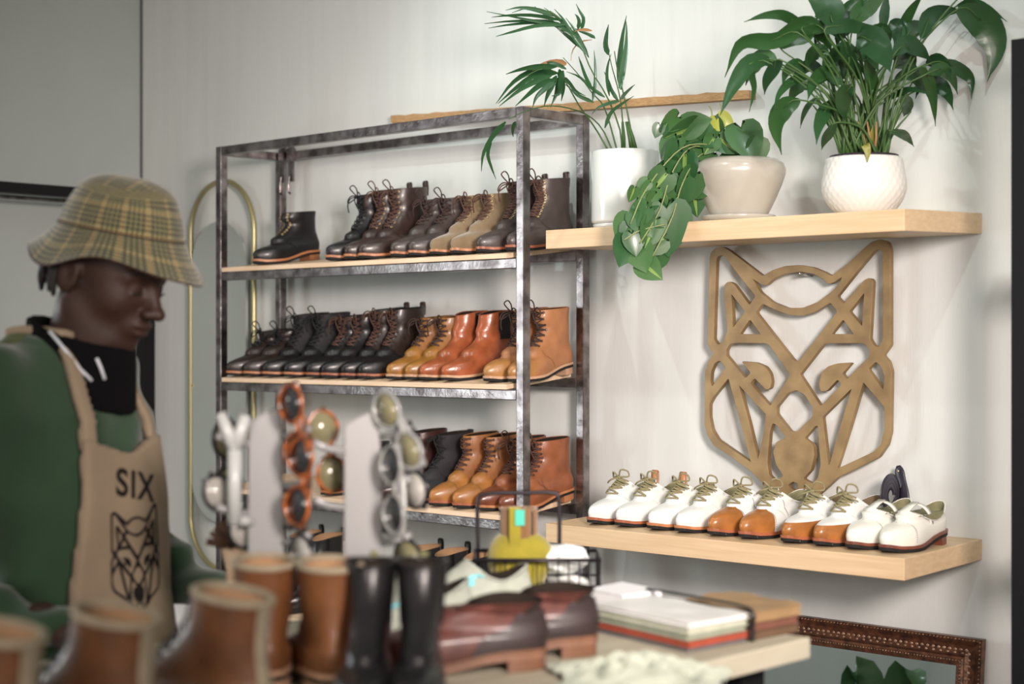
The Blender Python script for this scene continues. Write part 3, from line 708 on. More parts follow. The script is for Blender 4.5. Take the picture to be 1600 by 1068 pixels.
# ornate frame mirror leaning below the lower shelf
x0, x1 = -2.60, -1.632; zt, zb = .871, .02; yt, yb = 3.268, 3.18
fr = thing('ornate_mirror', 'ornate dark bronze framed mirror leaning on the wall under the white shoes', 'mirror', ((x0+x1)/2, 3.2, .0))
def fy(z): return yb+(yt-yb)*(z-zb)/(zt-zb)
prof = [(0, .0), (.0, .018), (.005, .024), (.010, .020), (.016, .016), (.025, .026), (.035, .024), (.042, .014), (.047, .016), (.052, .012), (.062, .008), (.062, 0)]
def frame_pt(k, d, h):
    cx = [x0+d, x1-d, x1-d, x0+d][k]; cz = [zb+d, zb+d, zt-d, zt-d][k]; return (cx, fy(cz)-h, cz)
V = []; F = []; m_ = len(prof)
for k in range(4): V += [frame_pt(k, d, h) for d, h in prof]
for k in range(4):
    for j in range(m_-1):
        a, b = k*m_+j, ((k+1) % 4)*m_+j; F.append((a, a+1, b+1, b))
M_bronze = mat('antique_bronze', (.20, .085, .045), .35, .6, .5, 60, .4, 200, var_col=(.07, .035, .025))
M_bronze2 = mat('worn_bronze_bead', (.42, .27, .18), .4, .6, .5, 120, .2, 300, var_col=(.16, .08, .05))
part('frame_moulding', (V, F), M_bronze, fr, True, False)
BD = []; LF = []
for (d, h, st, sz, L_) in ((.004, .021, .0085, .0030, BD), (.024, .026, .013, .0042, LF), (.031, .026, .017, .0034, LF), (.050, .014, .007, .0022, BD)):
    for k in range(4):
        p = np.array(frame_pt(k, d, h)); q_ = np.array(frame_pt((k+1) % 4, d, h)); ln = np.linalg.norm(q_-p)
        if k == 0 or k == 3: continue          # only the top and right runs carry visible carving in view
        for t in np.arange(st/2, ln, st):
            c = p+(q_-p)*t/ln; s1 = sz
            L_.append(([c+np.array(v)*s1 for v in ((1, 0, 0), (-1, 0, 0), (0, -.9, 0), (0, 0, 1), (0, 0, -1))], [(0, 3, 2), (3, 1, 2), (1, 4, 2), (4, 0, 2)]))
part('beaded_edge', join(*BD), M_bronze2, fr, True); part('leaf_carving', join(*LF), M_bronze2, fr, True)
g_ = [frame_pt(k, .061, .006) for k in range(4)]
part('glass', (g_+[(a, b+.004, c) for a, b, c in g_], [(0, 1, 2, 3), (7, 6, 5, 4), (0, 4, 5, 1), (1, 5, 6, 2), (2, 6, 7, 3), (3, 7, 4, 0)]), M_mirror, fr, True, False)

# black steel frames at both edges of the picture
lf = thing('clothes_frame', 'black square-tube clothes frame standing by the left wall', 'clothes frame', (-4.6, 2.4, 0))
ZF = 1.992
for y in (1.45, 3.225): part('post', box(-4.622, -4.578, y-.022, y+.022, 0, ZF), M_black, lf, True, False)
part('top_rail', box(-4.622, -4.578, 1.472, 3.203, ZF-.032, ZF), M_black, lf, True, False)
part('foot_rail', box(-4.622, -4.578, 1.472, 3.203, .05, .08), M_black, lf, True, False)
part('inner_rail', tube([(-4.6, 1.472, ZF-.045), (-4.6, 3.203, ZF-.045)], .006, 8), M_steel, lf, True)
q = aty(1580, 52, 2.95); qx = q[0]; zt2 = q[2]
rf = thing('black_shelf_unit', 'black steel shelf unit cut off by the right edge of the photo', 'shelf unit', (qx+.4, 3.15, 0))
for x in (qx, qx+.8):
    for y in (2.95, 3.17): part('post', box(x, x+.034, y, y+.034, 0, zt2-.012*(y < 3)), M_black, rf, True, False)
for z in (.55, 1.08, 1.62, zt2-.04):
    for y in (2.95, 3.17): part('cross_bar', box(qx+.034, qx+.8, y+.004, y+.030, z, z+.028), M_black, rf, True, False)
for z in (.578, 1.108, 1.648): part('shelf_board', box(qx+.036, qx+.798, 2.96, 3.195, z, z+.018), M_pine, rf, True, False)

# invented window frame built around the added left-wall fill light
wy0, wy1, wz0, wz1 = .15, 1.35, .95, 2.35
o = struct('fill_light_frame', join(box(XL, XL+.02, wy0-.05, wy1+.05, wz0-.05, wz0), box(XL, XL+.02, wy0-.05, wy1+.05, wz1, wz1+.05), box(XL, XL+.02, wy0-.05, wy0, wz0, wz1), box(XL, XL+.02, wy1, wy1+.05, wz0, wz1)), mat('fill_frame_paint', (.6, .6, .58), .5))

# white crumpled garment
q = atd(268, 860, 3.75)
def drape(a, i, r, z):
    f = (1-i/11)
    return r*(1+.10*math.sin(7*a+z*9)*f+.06*math.sin(13*a+2*z*20)*f), z+.012*math.sin(5*a+1)*f
g = xf(lathe([(.17, .02), (.165, .2), (.155, .4), (.145, .6), (.135, .75), (.12, .86), (.10, .95), (.08, 1.02), (.06, 1.06), (.04, 1.09), (.015, 1.105), (0, 1.11)], 60, drape), (q[0]-.10, q[1], 0), 0)
solo('draped_cloth', g, mat('white_cotton', (.68, .69, .70), .9, 0, .1, 20, .4, 60), 'white crumpled cloth draped in folds behind the man, beside the gold mirror', 'cloth')

# ================================================================== PLANTS
M_palm = mat('palm_green', (.02, .085, .028), .4, 0, .5, 8, 0, coat=.2, island=1, var_col=(.02, .07, .02))
M_dry = mat('dry_leaf', (.36, .20, .09), .8)
M_lily = mat('lily_green', (.012, .052, .017), .38, 0, .5, 8, .3, 40, coat=.12, island=1, var_col=(.03, .095, .022))
M_stem = mat('stem_green', (.035, .095, .022), .5, 0, .4, 8, 0, island=1, var_col=(.06, .12, .03))
M_pothos = mat('heart_leaf_green', (.018, .075, .026), .38, 0, .5, 8, 0, coat=.12, island=1, var_col=(.045, .12, .03))
M_vari = mat('lime_variegation', (.16, .27, .06), .4)
M_soil = mat('potting_soil', (.04, .028, .02), .95, 0, .4, 60, .8, 60)
M_ceram = mat('white_glazed_ceramic', (.66, .69, .67), .18, 0, 0, 8, 0, coat=.5)
M_ceram2 = mat('cream_glazed_ceramic', (.47, .445, .385), .25, 0, .12, 6, 0, coat=.5)
M_ceram3 = mat('matte_white_ceramic', (.68, .665, .63), .45)
Vw = lambda p: (np.array([0, 0, CH])-p)/np.linalg.norm(np.array([0, 0, CH])-p)
def blade(P, wd, n=12, roll=0.0, fold=.25, shape='lily', wave=0):
    """leaf blade along P (3-D points)"""
    C = catmull(P, n); V = []; F = []
    for i in range(n):
        t = i/(n-1); T = C[min(i+1, n-1)]-C[max(i-1, 0)]; T = T/(np.linalg.norm(T)+1e-9); v = Vw(C[i]); W = np.cross(T, v); W /= np.linalg.norm(W)+1e-9
        Nn = np.cross(W, T); W2 = W*math.cos(roll)+Nn*math.sin(roll); N2 = np.cross(W2, T)
        if shape == 'lily': w_ = wd/2*(math.sin(PI*min(1, t*1.02+.02)**.8))**.85*(1-.25*t)*1.15
        elif shape == 'palm': w_ = wd/2*min(1, t*8+.25)*(1-t**2.2)
        else: w_ = wd/2*math.sin(PI*t)**.5
        w_ = max(w_, .0006); z = wave*math.sin(i*1.9)*w_
        V += [C[i]+W2*w_+N2*(fold*w_+z), C[i]+W2*w_*.5+N2*fold*w_*.35, C[i], C[i]-W2*w_*.5+N2*fold*w_*.35, C[i]-W2*w_+N2*(fold*w_-z)]
    for i in range(n-1):
        for j in range(4): a = i*5+j; F.append((a, a+1, a+6, a+5))
    return V, F
def clampy(p, m=3.285):
    if p[1] > m: p = p*np.array([1, 1, 1]); p[1] = m-(p[1]-m)*.2
    return p
def px_path(pts, d0): return [clampy(atd(x, y, d0+(o[0] if o else 0))) for x, y, *o in pts]

# --- palm
pc = aty(977, 300, 3.115); zs = shelf_z(ZU, 3.115); dP = (pc@np.array([FW[0], FW[1], 0])); rP = .0815
ptop = CH+(CY-237)/FPX*dP
palm = thing('potted_palm', 'thin parlour palm in a white ribbed cylinder pot, shelf left end', 'potted plant', (pc[0], pc[1], zs))
hP = ptop-zs
part('pot', lathe([(0, .002), (.072, .002), (.0735, .012), (rP-.002, .014), (rP, .018), (rP, hP-.003), (rP-.0015, hP), (rP-.005, hP-.001), (rP-.006, hP-.02), (0, hP-.022)], 72, lambda a, i, r, z: (r+(.0006*math.sin(36*a) if 3 < i < 6 else 0), z)), M_ceram, palm)
part('saucer_foot', lathe([(0, 0), (.076, 0), (.078, .010), (.0745, .012), (.0735, .003), (0, .002)], 48), M_ceram, palm)
part('soil', lathe([(0, hP-.016), (.05, hP-.017), (rP-.0065, hP-.020)], 30), M_soil, palm)
ST = []; LV = []; DR = []
def pp_(pts): return px_path(pts, dP)
r1 = pp_([(972, 240), (968, 200, -.02), (948, 150, -.05), (925, 112, -.06), (908, 72, -.08), (890, 42, -.09), (862, 20, -.10), (835, 12, -.11)])
r2 = pp_([(952, 238), (930, 200, .0), (905, 165, -.05), (885, 130, -.1), (868, 112, -.12), (845, 108, -.14), (820, 120, -.15)])
r3 = pp_([(958, 238), (940, 200, .02), (915, 178, .0), (880, 167, -.1), (850, 166, -.16), (820, 174, -.2), (795, 186, -.22)])
r4 = pp_([(990, 236), (985, 200), (975, 150), (965, 110), (960, 80)]); r5 = pp_([(975, 236), (970, 160, -.03), (955, 100, -.04), (947, 60, -.04)])
r6 = pp_([(965, 238), (945, 170, .05), (925, 145, .06), (905, 118, .05), (880, 90, .02)])
for r_ in (r1, r2, r3, r5, r6): ST.append(tube(catmull(r_, 16), list(np.linspace(.0022, .0009, 16)), 6))
ST.append(tube(catmull(r4, 12), list(np.linspace(.003, .0012, 12)), 6))
for dx in (-8, 6, 12): ST.append(tube(pp_([(982+dx, 238), (980+dx*.7, 215), (976+dx*.4, 190)]), [.006, .005, .003], 7))
LB = [ # palm leaflets as photo paths
 [(905, 62), (870, 40), (820, 30), (760, 18)], [(900, 52), (860, 34), (800, 33), (757, 37)], [(893, 44), (850, 35), (800, 38), (763, 44)], [(885, 38), (840, 40), (800, 50), (775, 57)],
 [(878, 32), (835, 24), (795, 24), (768, 27)], [(870, 26), (840, 17), (820, 14), (800, 20)], [(862, 22), (835, 14), (810, 12), (790, 16)], [(912, 78), (880, 50), (850, 22), (835, 10)], [(900, 58), (880, 36), (862, 20), (850, 12)],
 [(915, 84), (893, 52), (880, 30), (866, 14)], [(920, 90), (905, 60), (895, 42), (884, 28)],
 [(908, 48), (912, 30), (906, 18), (900, 6)], [(903, 46), (905, 34), (902, 26), (898, 22)], [(930, 60), (920, 54), (905, 48), (898, 44)],
 [(868, 112), (830, 112), (800, 130), (775, 162)], [(872, 114), (835, 118), (805, 138), (778, 162)], [(862, 118), (835, 128), (810, 142), (780, 166)], [(868, 124), (845, 132), (825, 148), (805, 166)], [(866, 128), (850, 140), (838, 152), (832, 168)],
 [(870, 118), (862, 135), (855, 150), (850, 166)], [(876, 118), (872, 135), (868, 150), (860, 168)], [(880, 110), (876, 130), (874, 146), (862, 150)], [(874, 108), (878, 125), (880, 140), (877, 158)], [(870, 104), (840, 104), (815, 108), (790, 116)],
 [(945, 152), (925, 138), (905, 120), (885, 112)], [(928, 160), (905, 150), (892, 138), (880, 130)], [(925, 140), (915, 120), (908, 100), (904, 88)], [(926, 158), (930, 130), (930, 100), (928, 78)],
 [(966, 158), (955, 140), (950, 125), (944, 112)], [(970, 155), (975, 148), (985, 138), (992, 132)], [(968, 158), (950, 162), (935, 168), (925, 178)],
 [(970, 140), (968, 100), (972, 60), (979, 24)], [(968, 138), (975, 100), (980, 60), (978, 30)], [(950, 86), (946, 70), (948, 52), (951, 38)], [(952, 150), (948, 120), (950, 100), (955, 84)],
 [(790, 190), (770, 212), (755, 240), (752, 268)], [(768, 215), (762, 240), (768, 262), (775, 280)], [(945, 200), (955, 175), (975, 160), (990, 150)],
 [(885, 108), (870, 100), (855, 98), (850, 104)], [(880, 120), (890, 130), (900, 142), (915, 150)], [(806, 190), (802, 198), (801, 206), (802, 214)]]
for i, q_ in enumerate(LB):
    o1 = random.uniform(-.14, .02) if q_[0][0] > 900 else random.uniform(-.16, -.06)
    ww = .017 if i in (31, 32) else (.015 if 14 <= i <= 23 else (.014 if i in (35, 33) else .0095))
    LV.append(blade([clampy(atd(x, y, dP+o1+.02*k)) for k, (x, y) in enumerate(q_)], ww, 9, random.uniform(-.5, .5), .15, 'palm'))
DR.append(blade(pp_([(885, 100, -.08), (865, 98, -.1), (845, 103, -.1), (832, 110, -.1)]), .02, 8, .2, .3, 'palm')); DR.append(blade(pp_([(925, 48, -.05), (908, 46, -.05), (893, 52, -.05)]), .008, 6, .2, .3, 'palm'))
DR.append(blade(pp_([(925, 62, 0), (905, 66, 0), (894, 80, 0), (892, 95, 0)]), .004, 6, .2, .3, 'palm'))
part('stems', join(*ST), M_stem, palm, True); part('leaflets', join(*LV), M_palm, palm, True); part('dry_tips', join(*DR), M_dry, palm, True)

# --- trailing heart-leaf plant
pc = aty(1154, 300, 3.135); zs = shelf_z(ZU, 3.135); dV = pc@np.array([FW[0], FW[1], 0]); sV = FPX/dV
vine = thing('trailing_plant', 'heart-leaved trailing plant spilling from a rounded cream pot mid shelf', 'potted plant', (pc[0], pc[1], zs))
hV = (335-240)/sV
part('pot', lathe([(0, .012), (.064, .012), (.068, .02), (.083, .05), (.098, .085), (.106, .108), (.107, .120), (.102, .134), (.088, .143), (.076, .146), (.072, .142), (.072, .12), (0, .118)], 56), M_ceram2, vine)
part('saucer', lathe([(0, 0), (.072, 0), (.086, .012), (.084, .016), (.070, .0118), (0, .0118)], 48), M_ceram2, vine)
part('soil', lathe([(0, .128), (.066, .124)], 24), M_soil, vine)
def heart(c, size, ang, roll=0.0, tiltv=0.0, vari=False):
    """heart-shaped leaf; ang = direction of the tip in the view plane (0 = right, 90 = up)"""
    v = Vw(c); right = np.array([RT[0], RT[1], 0]); upv = np.array([0, 0, 1.])
    T = right*math.cos(ang)+upv*math.sin(ang)+v*math.sin(tiltv); T /= np.linalg.norm(T)
    W = np.cross(T, v); W /= np.linalg.norm(W); Nn = np.cross(W, T); W = W*math.cos(roll)+Nn*math.sin(roll); N2 = np.cross(W, T)
    prof_ = [(-.42, .0), (-.50, .18), (-.46, .34), (-.30, .44), (-.10, .46), (.12, .40), (.32, .27), (.48, .12), (.60, .0)]
    V = []; F = []
    for s_, w_ in prof_:
        y = s_+(.12 if w_ == 0 and s_ < 0 else 0)
        for f in (-1, -.5, 0, .5, 1):
            V.append(c+T*size*y*(1 if abs(f) > .4 or s_ > -.3 else .7)+W*size*w_*f+N2*size*(.16*abs(f)*w_-.10*y*y+.0))
    for i in range(len(prof_)-1):
        for j in range(4): a = i*5+j; F.append((a, a+1, a+6, a+5))
    return V, F
HL = []; VL = []; VS = []
hp = [(1068, 205, 52, 200), (1048, 190, 34, 215), (1028, 203, 20, 250), (1038, 200, 18, 60), (1085, 195, 44, 20), (1090, 215, 46, 330), (1075, 225, 40, 180), (1103, 205, 30, 80), (1120, 215, 34, 270), (1135, 225, 36, 320), (1165, 218, 58, 290), (1150, 240, 40, 190), (1182, 235, 40, 260), (1122, 195, 26, 100),
 (1055, 250, 56, 250), (1070, 262, 52, 270), (1095, 250, 46, 215), (1040, 262, 40, 200), (1030, 285, 44, 230), (1075, 290, 54, 240), (1100, 290, 44, 30), (1085, 310, 46, 280), (1060, 300, 52, 255), (1005, 290, 24, 220), (988, 302, 22, 250), (1015, 300, 34, 215), (1022, 322, 40, 250), (1042, 318, 36, 280), (1000, 335, 40, 225), (975, 352, 38, 240), (985, 365, 36, 265), (1004, 345, 44, 300),
 (1043, 352, 74, 272), (1018, 360, 44, 250), (975, 390, 44, 255), (990, 378, 34, 280), (1020, 378, 44, 200), (1000, 398, 46, 290), (1022, 400, 48, 235), (1015, 420, 40, 320), (998, 372, 30, 190), (1060, 335, 44, 300), (1110, 225, 30, 240), (1048, 228, 40, 235), (1008, 318, 34, 200), (1070, 240, 36, 300), (1090, 232, 40, 190)]
for i, (x, y, sz, an) in enumerate(hp):
    low = (y-215)/200; off = -.02-.10*min(1, max(0, (1100-x)/90))+random.uniform(-.025, .025)
    c = atd(x, y, dV+off)
    size = sz/sV*1.12; g = heart(c, size, math.radians(an), random.uniform(-.7, .7), random.uniform(-.4, .4)); HL.append(g)
    if i % 3 == 0: VL.append(([np.array(v)*1+Vw(c)*.0012 if k % 5 == 2 else (np.array(g[0][(k//5)*5+2])*.86+np.array(v)*.14+Vw(c)*.0012) for k, v in enumerate(g[0])], g[1]))
for pts in ([(1120, 235), (1080, 230, -.07), (1050, 270, -.1), (1030, 330, -.12), (1000, 380, -.13)], [(1115, 238), (1090, 245, -.06), (1065, 290, -.1), (1050, 340, -.12), (1020, 400, -.13)],
            [(1125, 235), (1100, 225, -.05), (1060, 235, -.09), (1010, 295, -.12), (985, 350, -.13)], [(1120, 236), (1070, 204, -.04), (1040, 203, -.05), (1028, 200, -.06)], [(1130, 236), (1115, 205, 0), (1112, 175, 0), (1108, 165, 0)], [(1132, 238), (1128, 200, 0), (1128, 175, 0), (1124, 160, 0)], [(1140, 236), (1160, 222, -.03), (1175, 218, -.04)], [(1005, 320, -.11), (998, 308, -.12), (990, 300, -.12)], [(1040, 350, -.12), (1000, 360, -.13), (975, 375, -.13)]):
    VS.append(tube(catmull(px_path(pts, dV), 16), .0016, 6))
part('vines', join(*VS), mat('vine_tan', (.22, .26, .10), .6), vine, True); part('leaves', join(*HL), M_pothos, vine, True); part('leaf_variegation', join(*VL), M_vari, vine, True)
part('young_leaf', join(heart(atd(1132, 188, dV), 30/sV, math.radians(330)), heart(atd(1118, 198, dV-.01), 34/sV, math.radians(260), .5)), mat('yellow_green_leaf', (.33, .36, .06), .4), vine, True)

# --- peace lily
pc = aty(1350, 300, 3.12); zs = shelf_z(ZU, 3.12); dL = pc@np.array([FW[0], FW[1], 0]); sL = FPX/dL
lily = thing('peace_lily', 'large bushy dark green lily plant in a white diamond-patterned pot', 'potted plant', (pc[0], pc[1], zs))
def diam(a, i, r, z):
    if 2 <= i <= 24: return r+.0022*(abs(math.sin(15*a+z*120))**.5*abs(math.sin(15*a-z*120))**.5-.5), z
    return r, z
rr = [(0, 0), (.050, 0)]+[(.056+.033*math.sin(PI/2*min(1, (k/22)*2.0))**.8-.009*max(0, (k/22-.55))/.45, .002+.118*k/22) for k in range(23)]+[(.077, .122), (.072, .118), (0, .110)]
g = lathe(rr, 180, diam); part('pot', g, M_ceram3, lily)
part('nursery_pot', lathe([(.072, .113), (.0725, .127), (.068, .127), (.067, .113)], 48), mat('dark_plastic', (.03, .02, .03), .4), lily)
part('soil', lathe([(0, .122), (.067, .118)], 24), M_soil, lily)
LZ = lambda x, y: (1110+x/3.141, y/3.141)
LL = [([(460, 125), (400, 95), (340, 72), (250, 80), (165, 108)], 52, -.02, 0), ([(560, 150), (470, 118), (360, 170), (290, 205)], 95, -.05, 0), ([(440, 165), (300, 200), (150, 215), (70, 380)], 82, -.08, 0), ([(290, 290), (190, 315), (110, 430), (45, 570)], 84, -.1, 0),
 ([(350, 295), (310, 340), (275, 400), (265, 465)], 60, -.06, 0), ([(270, 300), (205, 350), (215, 440), (190, 550)], 34, -.04, 0), ([(480, 378), (400, 400), (340, 460), (310, 545)], 42, -.05, 0), ([(440, 490), (360, 530), (320, 620), (350, 760)], 96, -.08, 0),
 ([(525, 478), (480, 520), (455, 570), (440, 630)], 28, -.03, 0), ([(600, 500), (560, 550), (530, 620), (520, 710)], 70, -.05, 0), ([(620, 600), (585, 650), (560, 690), (545, 735)], 46, -.02, 0), ([(610, 130), (590, 60), (540, 10), (440, -60)], 140, -.02, 0),
 ([(620, 105), (680, 40), (740, 10), (800, -20)], 62, .02, 0), ([(700, 120), (740, 60), (800, 20), (860, -10)], 95, .0, 0), ([(560, 160), (650, 125), (760, 140), (860, 135)], 66, -.1, 0), ([(720, 190), (790, 200), (850, 280), (885, 355)], 140, -.12, 0),
 ([(650, 190), (680, 280), (720, 350), (750, 410)], 66, -.06, 0), ([(700, 420), (660, 460), (650, 530), (668, 592)], 78, -.1, 0), ([(570, 265), (590, 330), (620, 390), (650, 420)], 80, -.02, 0), ([(1035, 190), (1070, 90), (1150, 55), (1260, 60)], 84, -.02, 0),
 ([(1210, 45), (1330, 100), (1430, 240), (1420, 420)], 150, -.03, 0), ([(1320, 62), (1390, 48), (1460, 75), (1539, 132)], 44, .05, 0), ([(1080, 310), (1190, 325), (1290, 390), (1355, 505)], 66, .0, 0), ([(1030, 325), (1075, 400), (1095, 500), (1105, 620)], 58, -.03, 0),
 ([(880, 485), (940, 450), (1000, 440), (1100, 470)], 32, -.02, 0), ([(930, 470), (960, 500), (960, 540), (948, 572)], 66, .04, 0), ([(885, 640), (940, 655), (970, 680), (1000, 720)], 44, -.05, 0), ([(935, 190), (955, 110), (1000, 30), (1050, -30)], 52, .02, 0),
 ([(1240, -30), (1290, 30), (1315, 90), (1320, 160)], 48, -.02, 0), ([(900, 270), (960, 215), (1030, 250), (1085, 300)], 84, -.08, 0), ([(880, 110), (930, 140), (920, 190), (900, 225)], 84, .02, 0), ([(950, 200), (990, 150), (1040, 130), (1075, 125)], 84, .03, 0),
 ([(450, 150), (520, 150), (570, 200), (595, 260)], 66, -.06, 0), ([(340, 235), (400, 195), (470, 190), (520, 160)], 60, -.04, 0), ([(760, 300), (790, 380), (800, 450), (790, 520)], 60, -.03, 0), ([(840, 170), (850, 80), (860, 20), (870, -40)], 50, .04, 0), ([(660, 620), (610, 560), (600, 480), (610, 420)], 60, .05, 0), ([(800, 130), (840, 160), (850, 210), (845, 260)], 90, .03, 0),
 ([(1000, 430), (1050, 430), (1090, 450), (1130, 480)], 26, .08, 0), ([(700, 280), (740, 260), (790, 300), (830, 350)], 80, .02, 0), ([(650, 200), (620, 150), (560, 110), (500, 110)], 70, .06, 0)]
for k in range(20):      # filler leaves of the crown
    a = random.uniform(-1.15, 1.15); rr_ = random.uniform(200, 460); x0_ = 750+math.sin(a)*rr_*1.1; y0_ = 560-math.cos(a)*rr_
    ln = random.uniform(130, 210); sg = 1 if a > 0 else -1
    LL.append(([(x0_, y0_), (x0_+sg*ln*.35, y0_-ln*.12), (x0_+sg*ln*.65, y0_+ln*.12), (x0_+sg*ln*.8, y0_+ln*.55)], random.uniform(60, 95), random.uniform(-.04, .10), 0))
PT = []; BL = []
for i, (pts, wd, o, _) in enumerate(LL):
    P3 = []
    for k, (x, y) in enumerate(pts):
        X, Y = LZ(x, y); P3.append(clampy(atd(X, Y, dL+o+(.03*k-.04)*(1 if i % 3 else -1))))
    BL.append(blade(P3, wd/3.141/sL*1.0, 14, random.uniform(-.35, .35), random.uniform(.1, .35), 'lily', .12))
    b0 = atd(1350+random.uniform(-34, 34), 244, dL+random.uniform(-.03, .03)); s0 = P3[0]; mid = b0*.45+s0*.55+np.array([0, 0, .02])
    mid[:2] = b0[:2]*.62+s0[:2]*.38
    PT.append(tube(catmull([b0, mid, s0, P3[1]], 14), list(np.linspace(.0032, .0010, 14)), 6))
for k in range(24):
    x = 1350+random.uniform(-36, 36); a_ = (x-1350)/36; e = random.uniform(60, 130)
    PT.append(tube(catmull([atd(x, 244, dL+random.uniform(-.04, .04)), atd(x+a_*14, 244-e*.5, dL+random.uniform(-.04, .04)), atd(x+a_*38+random.uniform(-8, 8), 244-e, dL+random.uniform(-.05, .04))], 8), [.0034]*4+[.003, .0025, .002, .0015], 6))
part('petioles', join(*PT), M_stem, lily, True); part('leaf_blades', join(*BL), M_lily, lily, True)
part('fading_leaf', join(blade(px_path([(1355, 232, -.07), (1352, 225, -.085), (1356, 238, -.09), (1355, 254, -.085)], dL), .018, 8, 0, .2), blade(px_path([(1362, 240), (1362, 215, -.02), (1364, 195, -.03)], dL), .012, 8, .4, .3)), mat('yellowing_leaf', (.22, .22, .04), .5), lily, True)
part('dry_stalks', join(*[tube(px_path([(1358+d, 242), (1356+d*1.6, 215, -.02), (1350+d*2.4, 190, -.03)], dL), [.004, .003, .0015], 6) for d in (-4, 2, 8)]), M_dry, lily, True)

# --- floor plant reflected in the ornate mirror
fp = thing('floor_plant', 'broad-leaved green plant in a terracotta pot, seen only in the ornate mirror', 'potted plant', (-2.32, 2.42, 0))
part('pot', lathe([(0, 0), (.10, 0), (.14, .26), (.15, .26), (.15, .30), (.135, .30), (.13, .27), (0, .26)], 36), mat('terracotta', (.36, .13, .06), .8, 0, .3, 20), fp)
G_ = []
for k in range(11):
    a = k*2.4; r_ = .035+.007*k; zt_ = .775-.02*k
    P_ = [np.array([-2.32+r_*math.cos(a)*f, 2.42+r_*math.sin(a)*f, .28+(zt_-.28)*g_]) for f, g_ in ((.2, .6), (1, .9), (2.0, 1.0), (3.0, .9))]
    G_.append(blade(P_, .09, 10, 1.2, .2, 'oval')); G_.append(tube([(-2.32, 2.42, .26), P_[0], P_[1]], .004, 6))
part('leaves', join(*G_), mat('fig_green', (.05, .15, .06), .4, coat=.2, island=1, var_col=(.09, .2, .08)), fp, True)

# ================================================================== MAN
R3 = np.array([RT[0], RT[1], 0.]); F3 = np.array([FW[0], FW[1], 0.]); Z3 = np.array([0, 0, 1.])
MD = 2.70
def P(px, py, df=0.0):               # point at the man's distance
    return atd(px, py, MD)*1.0+F3*df
man = thing('man', 'person in plaid bucket hat, green sweater and printed canvas apron looking down', 'person', (*atd(110, 534, MD)[:2], 0))
M_skin = mat('dark_brown_skin', (.036, .0155, .010), .58, 0, .25, 14, .15, 120)
# ---- head (local frame: a = forward, b = toward his right/camera side, c = up), pitched and yawed
YAW = math.radians(-22)
fa = R3*math.cos(YAW)+F3*math.sin(YAW); fb = np.cross(fa, Z3)      # fb: his right-hand side
H0 = P(167, 434)                                                   # head pivot
PITCH = math.radians(-20)
fu = Z3*math.cos(PITCH)-fa*math.sin(PITCH); ff = fa*math.cos(PITCH)+Z3*math.sin(PITCH)
HB = np.stack([ff, fb, fu])
def HL_(a, b, c): return H0+ff*a+fb*b+fu*c
def headf(p):
    q = (p-H0)@HB.T
    E = lambda c, r, k=None: s_ell(q, c, r)
    Cp = lambda a, b, ra, rb=None: s_cap(q, a, b, ra, rb)
    d = E((-.006, 0, .036), (.091, .074, .083))
    d = smin(d, E((.035, 0, -.005), (.056, .062, .085)), .03)
    d = smin(d, Cp((.062, 0, -.088), (.052, 0, -.092), .022, .024), .035)           # chin
    for s in (1, -1):
        d = smin(d, Cp((-.012, s*.052, -.052), (.045, s*.024, -.090), .016, .018), .03)   # jaw
        d = smin(d, E((.048, s*.040, -.018), (.026, .020, .022)), .02)                # cheek bones
        d = smin(d, Cp((.080, s*.012, .030), (.068, s*.045, .026), .009, .008), .014)       # brows
    for s in (1, -1): d = np.maximum(d, -(E((.094, s*.030, .008), (.018, .019, .013)))) if False else smin(d, -smin(-d, -1e-4+0*d, .001), .001)*1
    for s in (1, -1):
        cut = E((.092, s*.031, .010), (.020, .017, .011)); d = -smin(-d, cut, .010)        # sockets
        d = smin(d, E((.070, s*.030, .009), (.0165, .0155, .0135)), .003)                # lids over the eyeballs
        d = smin(d, Cp((.083, s*.030-.010, .001), (.083, s*.030+.010, .001), .0025), .003)
    d = smin(d, Cp((.086, 0, .020), (.108, 0, -.022), .0075, .0115), .012)           # nose
    d = smin(d, E((.113, 0, -.024), (.0125, .0125, .0105)), .006)
    for s in (1, -1):
        d = smin(d, E((.102, s*.0145, -.027), (.0115, .0085, .0085)), .004)
    d = smin(d, E((.076, 0, -.052), (.020, .028, .020)), .016)
    d = smin(d, E((.094, 0, -.0485), (.0105, .022, .0065)), .004)                      # lips
    d = smin(d, E((.090, 0, -.0625), (.0110, .019, .0075)), .004)
    for s in (1, -1):                                                                  # ears
        e = E((-.018, s*.078, -.002), (.021, .008, .031)); e = -smin(-e, E((-.014, s*.087, .002), (.011, .006, .018)), .004)
        d = smin(d, e, .006)
    # neck in world frame
    d = smin(d, s_cap(p, P(138, 486, 0), P(112, 600, .0), .052, .062), .03)
    return d
lo = H0-.24; hi = H0+.16
V, F = nets(headf, lo, hi, .0045)
part('head', (V, F), M_skin, man, True)
# eyebrows
for s in (1, -1): part('eyebrow', tube([HL_(.090, s*.014, .033), HL_(.089, s*.030, .037), HL_(.078, s*.047, .032)], [.002, .0035, .0015], 6), mat('black_hair', (.008, .006, .005), .8, 0, 0, 8, .6, 200), man, True)
part('lashes', join(*[tube([HL_(.0855, s*.030-.013, .004), HL_(.089, s*.030, .000), HL_(.0850, s*.030+.013, .004)], .0013, 5) for s in (1, -1)]), MATS['black_hair'], man, True)
